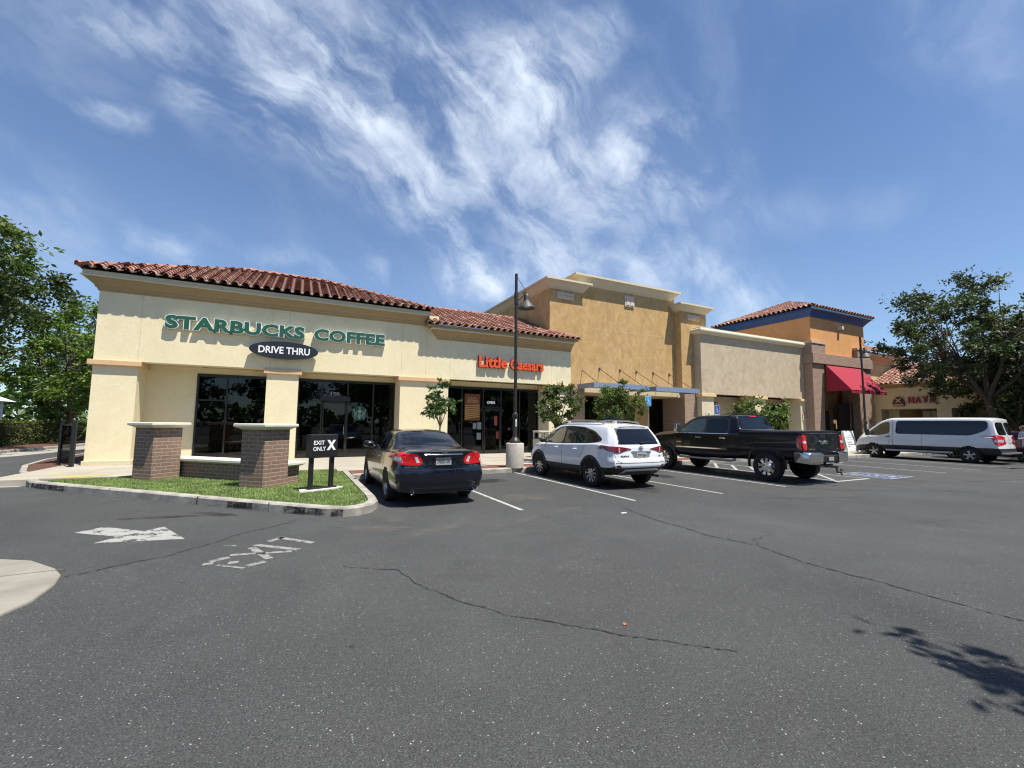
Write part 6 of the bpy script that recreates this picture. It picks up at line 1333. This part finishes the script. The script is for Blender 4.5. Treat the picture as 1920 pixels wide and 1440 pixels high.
for y in (1.22, 5.12):
    for x in (-.87, .87): c.wheel(x, y, .415, .275, .255, 'disc', CHR)
    for sd in (-1, 1):
        mb = MB(); rings = []
        for k in range(25):
            a = radians(-3)+(pi+radians(6))*k/24; ring = []
            for rr, off in ((.495, -.02), (.50, .022), (.55, .026), (.57, .008), (.57, -.02)):
                sq = 1+.10*abs(sin(2*a)); yy, zz = y+rr*sq*cos(a), .415+rr*sq*sin(a); h, n = c.proj(yy, max(zz, .74), 'x', sd); ring.append((h.x+sd*off, yy, zz))
            rings.append(ring)
        mb.loft(rings); mb.build('arch_flare', BLKC, T_, smooth=50)
for sd in (-1, 1):
    c.patch('window_surround', [(2.42, 1.335), (2.46, 1.83), (3.6, 1.85), (4.0, 1.76), (4.56, 1.42), (4.6, 1.335)], 'x', sd, BLKP, .002, rnd=1)
    c.patch('side_window', [(2.50, 1.36), (2.54, 1.80), (3.28, 1.82), (3.28, 1.36)], 'x', sd, CGL, .006, rnd=1); c.patch('side_window', [(3.38, 1.36), (3.38, 1.82), (3.62, 1.81), (4.0, 1.72), (4.48, 1.41), (4.46, 1.36)], 'x', sd, CGF, .006, rnd=1)
    c.patch('chrome_belt', [(2.44, 1.322), (4.6, 1.318), (4.6, 1.338), (2.44, 1.342)], 'x', sd, CHR, .008)
    c.patch('chrome_side_strip', [(2.46, .835), (4.52, .825), (4.52, .865), (2.46, .87)], 'x', sd, CHR, .016)
    mb = MB(); c.line([(3.34, .62), (3.34, 1.33)], 'x', sd, .010, GAP, mb); c.line([(4.54, .62), (4.54, 1.3)], 'x', sd, .010, GAP, mb); c.line([(2.40, 1.33), (2.40, .64)], 'x', sd, .010, GAP, mb); c.line([(2.10, .62), (2.10, 1.44)], 'x', sd, .02, GAP, mb); mb.build('door_gaps', GAP, T_)
    for y in (2.62, 3.55): mb = MB(); h, n = c.proj(y, 1.19, 'x', sd); mb.box(h.x-.01 if sd > 0 else h.x-.045, h.x+.045 if sd > 0 else h.x+.01, y-.11, y+.11, 1.175, 1.215); mb.build('door_handle', CHR, T_, bevel=.008)
    mb = MB(); h, n = c.proj(4.30, 1.36, 'x', sd); mb.box(min(h.x+sd*.06, h.x+sd*.28), max(h.x+sd*.06, h.x+sd*.28), 4.28, 4.42, 1.38, 1.64); mb.box(min(h.x-sd*.05, h.x+sd*.1), max(h.x-sd*.05, h.x+sd*.1), 4.33, 4.38, 1.42, 1.46); mb.build('wing_mirror', CHR, T_, bevel=.03)
    mb = MB(); mb.tube([(sd*.90, 2.25, .54), (sd*.96, 2.4, .50), (sd*.96, 4.4, .50), (sd*.90, 4.55, .54)], .042, 10); mb.build('side_step', mat('step_metal', (.3, .3, .31), .3, metal=.9), T_, smooth=60)
    c.text('2500 HD', 4.28 if sd < 0 else 4.5, 4.5 if sd < 0 else 4.28, 1.0, 1.03, 'x', sd, CHR, T_, .003, .02, .004, 'badge') if sd < 0 else None
    L_ = c.patch('tail_light', [(sd*x, z) for x, z in ((.80, .93), (.80, 1.36), (.985, 1.36), (.985, .95))], 'y', -1, REDL, .012, .05, rnd=1)
    c.patch('tail_light_side', [(.15, .95), (.15, 1.36), (.33, 1.34), (.30, .96)], 'x', sd, REDL, .010, .05, rnd=1); c.patch('reverse_lens', [(sd*x, z) for x, z in ((.82, 1.12), (.82, 1.20), (.96, 1.20), (.96, 1.12))], 'y', -1, CLR, .018, .05, parent=L_, rnd=1)
    mb = MB(); mb.loft([[(sd*x, y, z) for z, y in ((.56, .06), (.62, -.01), (.86, -.02), (.90, .05), (.90, .2), (.6, .2))] for x in (.38, .8)]+[[(sd*(.93), y+.06, z) for z, y in ((.58, .06), (.63, -.01), (.85, -.02), (.89, .05), (.89, .2), (.6, .2))], [(sd*1.01, y+.2, z) for z, y in ((.60, .06), (.65, -.01), (.84, -.02), (.88, .05), (.88, .2), (.62, .2))]]); mb.build('rear_bumper', CHR, T_, smooth=40, bevel=.01)
mb = MB(); mb.loft([[(x, y, z) for z, y in ((.60, .08), (.64, .02), (.78, .02), (.80, .10), (.80, .2), (.62, .2))] for x in (-.375, .375)]); mb.build('bumper_step', BLKP, T_)
mb = MB(); mb.box(-.12, .12, -.012, .015, .66, .76); mb.build('number_plate', PLATE, T_)
mb = MB(); mb.tube([(0, .3, .50), (0, -.16, .50)], .038, 4); mb.tube([(0, -.12, .50), (.0, -.14, .36), (0, -.24, .36)], .032, 4); mb.lathe([(.0, .0), (.03, .01), (.035, .04), (.02, .07), (.0, .075)], (0, -.24, .40), 10); mb.lathe([(.0, -.08), (.028, -.075), (.03, -.04), (.01, 0)], (0, -.24, .36), 10); mb.tube([(-.3, .15, .52), (.3, .15, .52)], .04, 6); mb.build('tow_hitch', mat('dull_steel', (.16, .16, .16), .4, metal=.9), T_)
c.patch('tailgate_trim', [(-.76, 1.385), (.76, 1.385), (.76, 1.41), (-.76, 1.41)], 'y', -1, mat('trim_dark_chrome', (.25, .25, .26), .25, metal=.9), .008)
mb = MB(); c.line([(-.77, .90), (-.77, 1.44), (.77, 1.44), (.77, .90)], 'y', -1, .010, GAP, mb); mb.build('tailgate_gap', GAP, T_)
c.patch('tailgate_handle', [(-.12, 1.27), (.12, 1.27), (.12, 1.35), (-.12, 1.35)], 'y', -1, BLKP, .012, rnd=1)
c.text('GMC', -.19, .19, 1.10, 1.20, 'y', -1, CHR, T_, .006, .045, .012, 'badge'); c.text('SIERRA', -.70, -.42, .955, .985, 'y', -1, CHR, T_, .004, .03, .004, 'badge'); c.text('SLT', .60, .70, .955, .985, 'y', -1, CHR, T_, .004, .03, .004, 'badge')
c.patch('rear_window', [(-.70, 1.50), (.70, 1.50), (.66, 1.84), (-.66, 1.84)], 'y', -1, CGL, .006, .06, rnd=1); c.patch('rear_window_chrome', [(-.93, 1.462), (.93, 1.462), (.93, 1.478), (-.93, 1.478)], 'y', -1, mat('belt_grey', (.2, .2, .2), .3, metal=.8), .01)
c.patch('brake_light', [(-.17, 1.875), (.17, 1.875), (.15, 1.905), (-.15, 1.905)], 'y', -1, REDL, .02, .05)
mb = MB(); mb.box(-.78, .78, 2.6, 2.68, 1.955, 1.985); mb.tube([(-.2, 3.2, 1.94), (-.2, 3.1, 2.04)], .004, 4); mb.build('roof_bar', BLKP, T_)
c.patch('windscreen', [(-.74, 4.02), (.74, 4.02), (.80, 4.66), (-.80, 4.66)], 'z', 1, CGL, .005)

# ---------------------------------------------------------------- white passenger van
c = Car('passenger_van', 'white passenger van with dark window band and black lower trim', (28.35, 7.55, 0), 0, [
    (0.00, .42, .86, .55, .97, .8, .955, 1.15, .80, 1.93, 2.0), (0.3, .36, .94, .52, 1.02, .85, .99, 1.18, .83, 1.97, 2.05), (1.5, .34, .96, .50, 1.03, .85, 1.0, 1.18, .84, 2.0, 2.08), (3.9, .34, .96, .50, 1.03, .85, 1.0, 1.16, .83, 2.0, 2.08), (4.35, .34, .96, .50, 1.03, .84, 1.0, 1.12, .80, 1.86, 1.97), (4.8, .34, .96, .50, 1.02, .84, .99, 1.10, .76, 1.55, 1.66),
    (5.15, .34, .95, .50, 1.0, .80, .96, 1.04, .74, 1.28, 1.36), (5.5, .32, .90, .48, .95, .74, .90, .94, .68, 1.10, 1.16), (5.75, .30, .80, .44, .86, .66, .80, .84, .58, .92, .96)],
    [(.3, .08), (.5, 0), (.62, .02), (1.0, .06), (1.9, .22), (2.1, .26)], [(.3, .05), (.6, 0), (1.0, .12)], VANW, mat('van_lower_black', (.02, .022, .026), .45), .74, axles=(1.06, 4.70), tr=.35, arch=.42, ry=.5, fy=.5, rk=.10)
T_ = c.t
for y in (1.06, 4.70):
    for x in (-.90, .90): c.wheel(x, y, .35, .22, .215, 'five', RIMS)
for sd in (-1, 1):
    c.patch('window_band', [(.62, 1.40), (.42, 1.55), (.42, 1.90), (3.70, 1.91), (3.74, 1.26), (1.0, 1.24)], 'x', sd, CGL, .006, .1, rnd=1)
    c.patch('side_window', [(3.98, 1.28), (3.98, 1.88), (4.32, 1.80), (4.95, 1.34), (5.05, 1.20), (4.5, 1.16)], 'x', sd, CGF, .006, rnd=1)
    mb = MB(); c.line([(2.28, 1.26), (2.28, 1.89)], 'x', sd, .03, GAP, mb, .008); mb.build('window_divider', mat('divider_grey', (.05, .052, .055), .4), T_)
    mb = MB(); c.line([(3.86, .55), (3.86, 1.95)], 'x', sd, .012, GAP, mb); c.line([(4.02, 1.25), (3.98, .9), (4.1, .6)], 'x', sd, .008, GAP, mb); c.line([(2.7, .6), (2.7, 1.25)], 'x', sd, .008, GAP, mb); mb.build('door_gaps', GAP, T_)
    mb = MB(); h, n = c.proj(4.05, 1.12, 'x', sd); mb.box(h.x-.01 if sd > 0 else h.x-.04, h.x+.04 if sd > 0 else h.x+.01, 3.95, 4.15, 1.10, 1.14); mb.build('door_handle', BLKP, T_, bevel=.008)
    mb = MB(); mb.box(min(sd*.98, sd*1.06), max(sd*.98, sd*1.06), 1.6, 4.15, .40, .48); mb.build('side_step', mat('step_grey', (.42, .42, .42), .5), T_)
    h, n = c.proj(4.85, 1.25, 'x', sd); mb = MB(); mb.box(min(h.x+sd*.05, h.x+sd*.26), max(h.x+sd*.05, h.x+sd*.26), 4.85, 4.98, 1.15, 1.48); mb.build('wing_mirror', BLKP, T_, bevel=.03)
    L_ = c.patch('tail_light', [(.05, .80), (.09, 1.28), (.26, 1.26), (.24, .84)], 'x', sd, REDL, .012, .05, rnd=1); c.patch('reverse_lens', [(.08, .96), (.08, 1.08), (.24, 1.08), (.24, .96)], 'x', sd, CLR, .018, .05, parent=L_)
    L_ = c.patch('tail_light', [(sd*x, z) for x, z in ((.78, .80), (.78, 1.28), (.99, 1.28), (.99, .80))], 'y', -1, REDL, .012, .05, rnd=1)
    c.patch('headlight', [(5.38, .88), (5.32, 1.04), (5.60, 1.0), (5.70, .86)], 'x', sd, mat('headlight_amber', (.42, .22, .14), .12, coat=1.), .010, .05, rnd=1)
    c.patch('rear_window', [(sd*x, z) for x, z in ((.06, 1.28), (.06, 1.84), (.72, 1.84), (.80, 1.28))], 'y', -1, CGL, .006, .06, rnd=1)
mb = MB(); mb.box(-.85, .85, -.10, .1, .44, .52); mb.build('rear_step', mat('step_silver', (.4, .4, .4), .35, metal=.8), T_, bevel=.02)
mb = MB(); c.line([(0, .62), (0, 1.95)], 'y', -1, .012, GAP, mb); mb.build('rear_door_gap', GAP, T_)
c.patch('windscreen', [(-.74, 4.25), (.74, 4.25), (.72, 5.1), (-.72, 5.1)], 'z', 1, CGL, .005)

# ---------------------------------------------------------------- dark red hatchback at the right edge, and far parked cars
def simple_car(name, label, loc, rz, paint, sc=1., group=None):
    c = Car(name, label, loc, rz, [
    (0.00, .30, .62, .42, .80, .66, .77, .95, .60, 1.38, 1.42), (0.4, .24, .82, .36, .88, .66, .84, .98, .62, 1.42, 1.47), (1.4, .20, .86, .30, .89, .66, .86, .97, .60, 1.45, 1.50), (2.4, .19, .86, .28, .89, .64, .86, .95, .60, 1.40, 1.46), (3.0, .19, .86, .28, .88, .62, .84, .93, .62, 1.12, 1.20), (3.4, .19, .84, .28, .87, .58, .81, .86, .64, .95, .98), (4.0, .22, .72, .32, .78, .52, .72, .70, .56, .74, .77), (4.15, .26, .62, .34, .68, .5, .62, .62, .5, .65, .67)],
    [(.3, .06), (.55, 0), (.8, .03), (1.0, .08), (1.45, .4)], [(.3, .05), (.6, 0), (1.0, .15)], paint, axles=(.78, 3.32), tr=.31, arch=.35, ry=.7, fy=.6, ny=50)
    for y in (.78, 3.32):
        for x in (-.78, .78): c.wheel(x, y, .31, .2, .21, 'spoke', RIMS)
    for sd in (-1, 1):
        c.patch('side_window', [(.6, 1.05), (.85, 1.34), (1.6, 1.38), (2.3, 1.34), (2.85, 1.06), (2.8, .99), (1.6, 1.0)], 'x', sd, CGL, .005, rnd=1)
        c.patch('tail_light', [(sd*x, z) for x, z in ((.55, .86), (.58, 1.02), (.84, 1.04), (.86, .90))], 'y', -1, REDL, .012, .06, rnd=1)
    c.patch('rear_window', [(-.56, 1.04), (.56, 1.04), (.48, 1.34), (-.48, 1.34)], 'y', -1, CGL, .006, .08, rnd=1); c.patch('windscreen', [(-.6, 2.35), (.6, 2.35), (.66, 3.2), (-.66, 3.2)], 'z', 1, CGL, .005)
    if group: c.t['group'] = group
    return c.t
simple_car('hatchback', 'dark red hatchback half hidden behind the van at the right edge', (31.7, 7.0, 0), 0, mat('dark_red_paint', (.14, .012, .016), .25, coat=1.))
far0 = simple_car('parked_car', 'distant red car parked beyond the hedge', (-26.2, 62, 0), radians(80), mat('red_paint', (.30, .03, .02), .3, coat=1.), group='far cars beyond the hedge')
def recar(src, name, label, loc, rz, paint):
    r = copy_tree(src); r.location = loc; r.rotation_euler = (0, 0, rz); r.name = name; r['label'] = label
    for ch in r.children:
        if ch.name.startswith('body'):
            ch.data = ch.data.copy(); ch.data.materials[0] = paint; ch.data.materials[1] = paint
    return r
recar(far0, 'parked_car', 'distant white car parked beyond the hedge nearest the corner column', (-21.0, 58, 0), radians(84), WHTC); recar(far0, 'parked_car', 'distant silver car parked beyond the hedge between red and white ones', (-23.5, 66, 0), radians(75), mat('silver_paint', (.4, .41, .42), .3, metal=.6, coat=1.))
recar(far0, 'parked_car', 'distant white car parked in front of the white house', (-33.5, 66, 0), radians(95), WHTC)
# ---------------------------------------------------------------- inside the coffee shop and pizza shop
WD = mat('table_wood', (.20, .13, .08), .5); PLC = mat('pale_chair', (.42, .38, .32), .6)
def table(loc, label, w=.7):
    t = thing('cafe_table', label, 'table', loc); t['local'] = 1; mb = MB(); mb.lathe([(w/2, .72), (w/2, .75)], n=20); mb.build('tabletop', WD, t); mb = MB(); mb.lathe([(.22, .0), (.04, .03), (.03, .72)], n=12); mb.build('pedestal', FRAME, t)
def chair(loc, rz, label, m=PLC):
    t = thing('cafe_chair', label, 'chair', loc, rz, 'chairs seen through the coffee shop glass'); t['local'] = 1
    mb = MB(); mb.box(-.2, .2, -.2, .2, .44, .47); mb.build('seat', m, t); mb = MB(); mb.box(-.2, .2, .17, .2, .62, .85); mb.build('backrest', m, t)
    for x in (-.17, .17):
        for y in (-.17, .17): mb = MB(); mb.box(x-.015, x+.015, y-.015, y+.015, 0, .44 if y < 0 else .85); mb.build('leg', m, t)
table((-2.7, 20.3, .15), 'round cafe table behind the left window pane'); table((-1.6, 20.4, .15), 'round cafe table behind the right half of the left window')
chair((-3.05, 20.0, .15), .3, 'pale cafe chair nearest the left window frame'); chair((-2.2, 20.1, .15), -.5, 'pale cafe chair between the two window tables'); chair((-1.25, 20.2, .15), 1.0, 'pale cafe chair beside the middle column')
t = thing('service_counter', 'dim service counter behind the coffee shop door glass', 'counter', (1.6, 22.5, .15)); t['local'] = 1; mb = MB(); mb.box(-1.0, 2.0, -.3, .3, 0, 1.0); mb.build('counter_front', mat('counter_grey', (.25, .27, .24), .6), t); mb = MB(); mb.box(-1.05, 2.05, -.35, .35, 1.0, 1.05); mb.build('worktop', WD, t)
t = thing('display_counter', 'pale display counter behind the pizza shop window', 'counter', (7.6, 20.6, .15)); t['local'] = 1; mb = MB(); mb.box(-.55, .45, -.3, .3, 0, 1.0); mb.build('counter_front', mat('counter_teal', (.20, .28, .28), .5), t); mb = MB(); mb.box(-.6, .5, -.35, .35, 1.0, 1.04); mb.build('worktop', PLC, t)
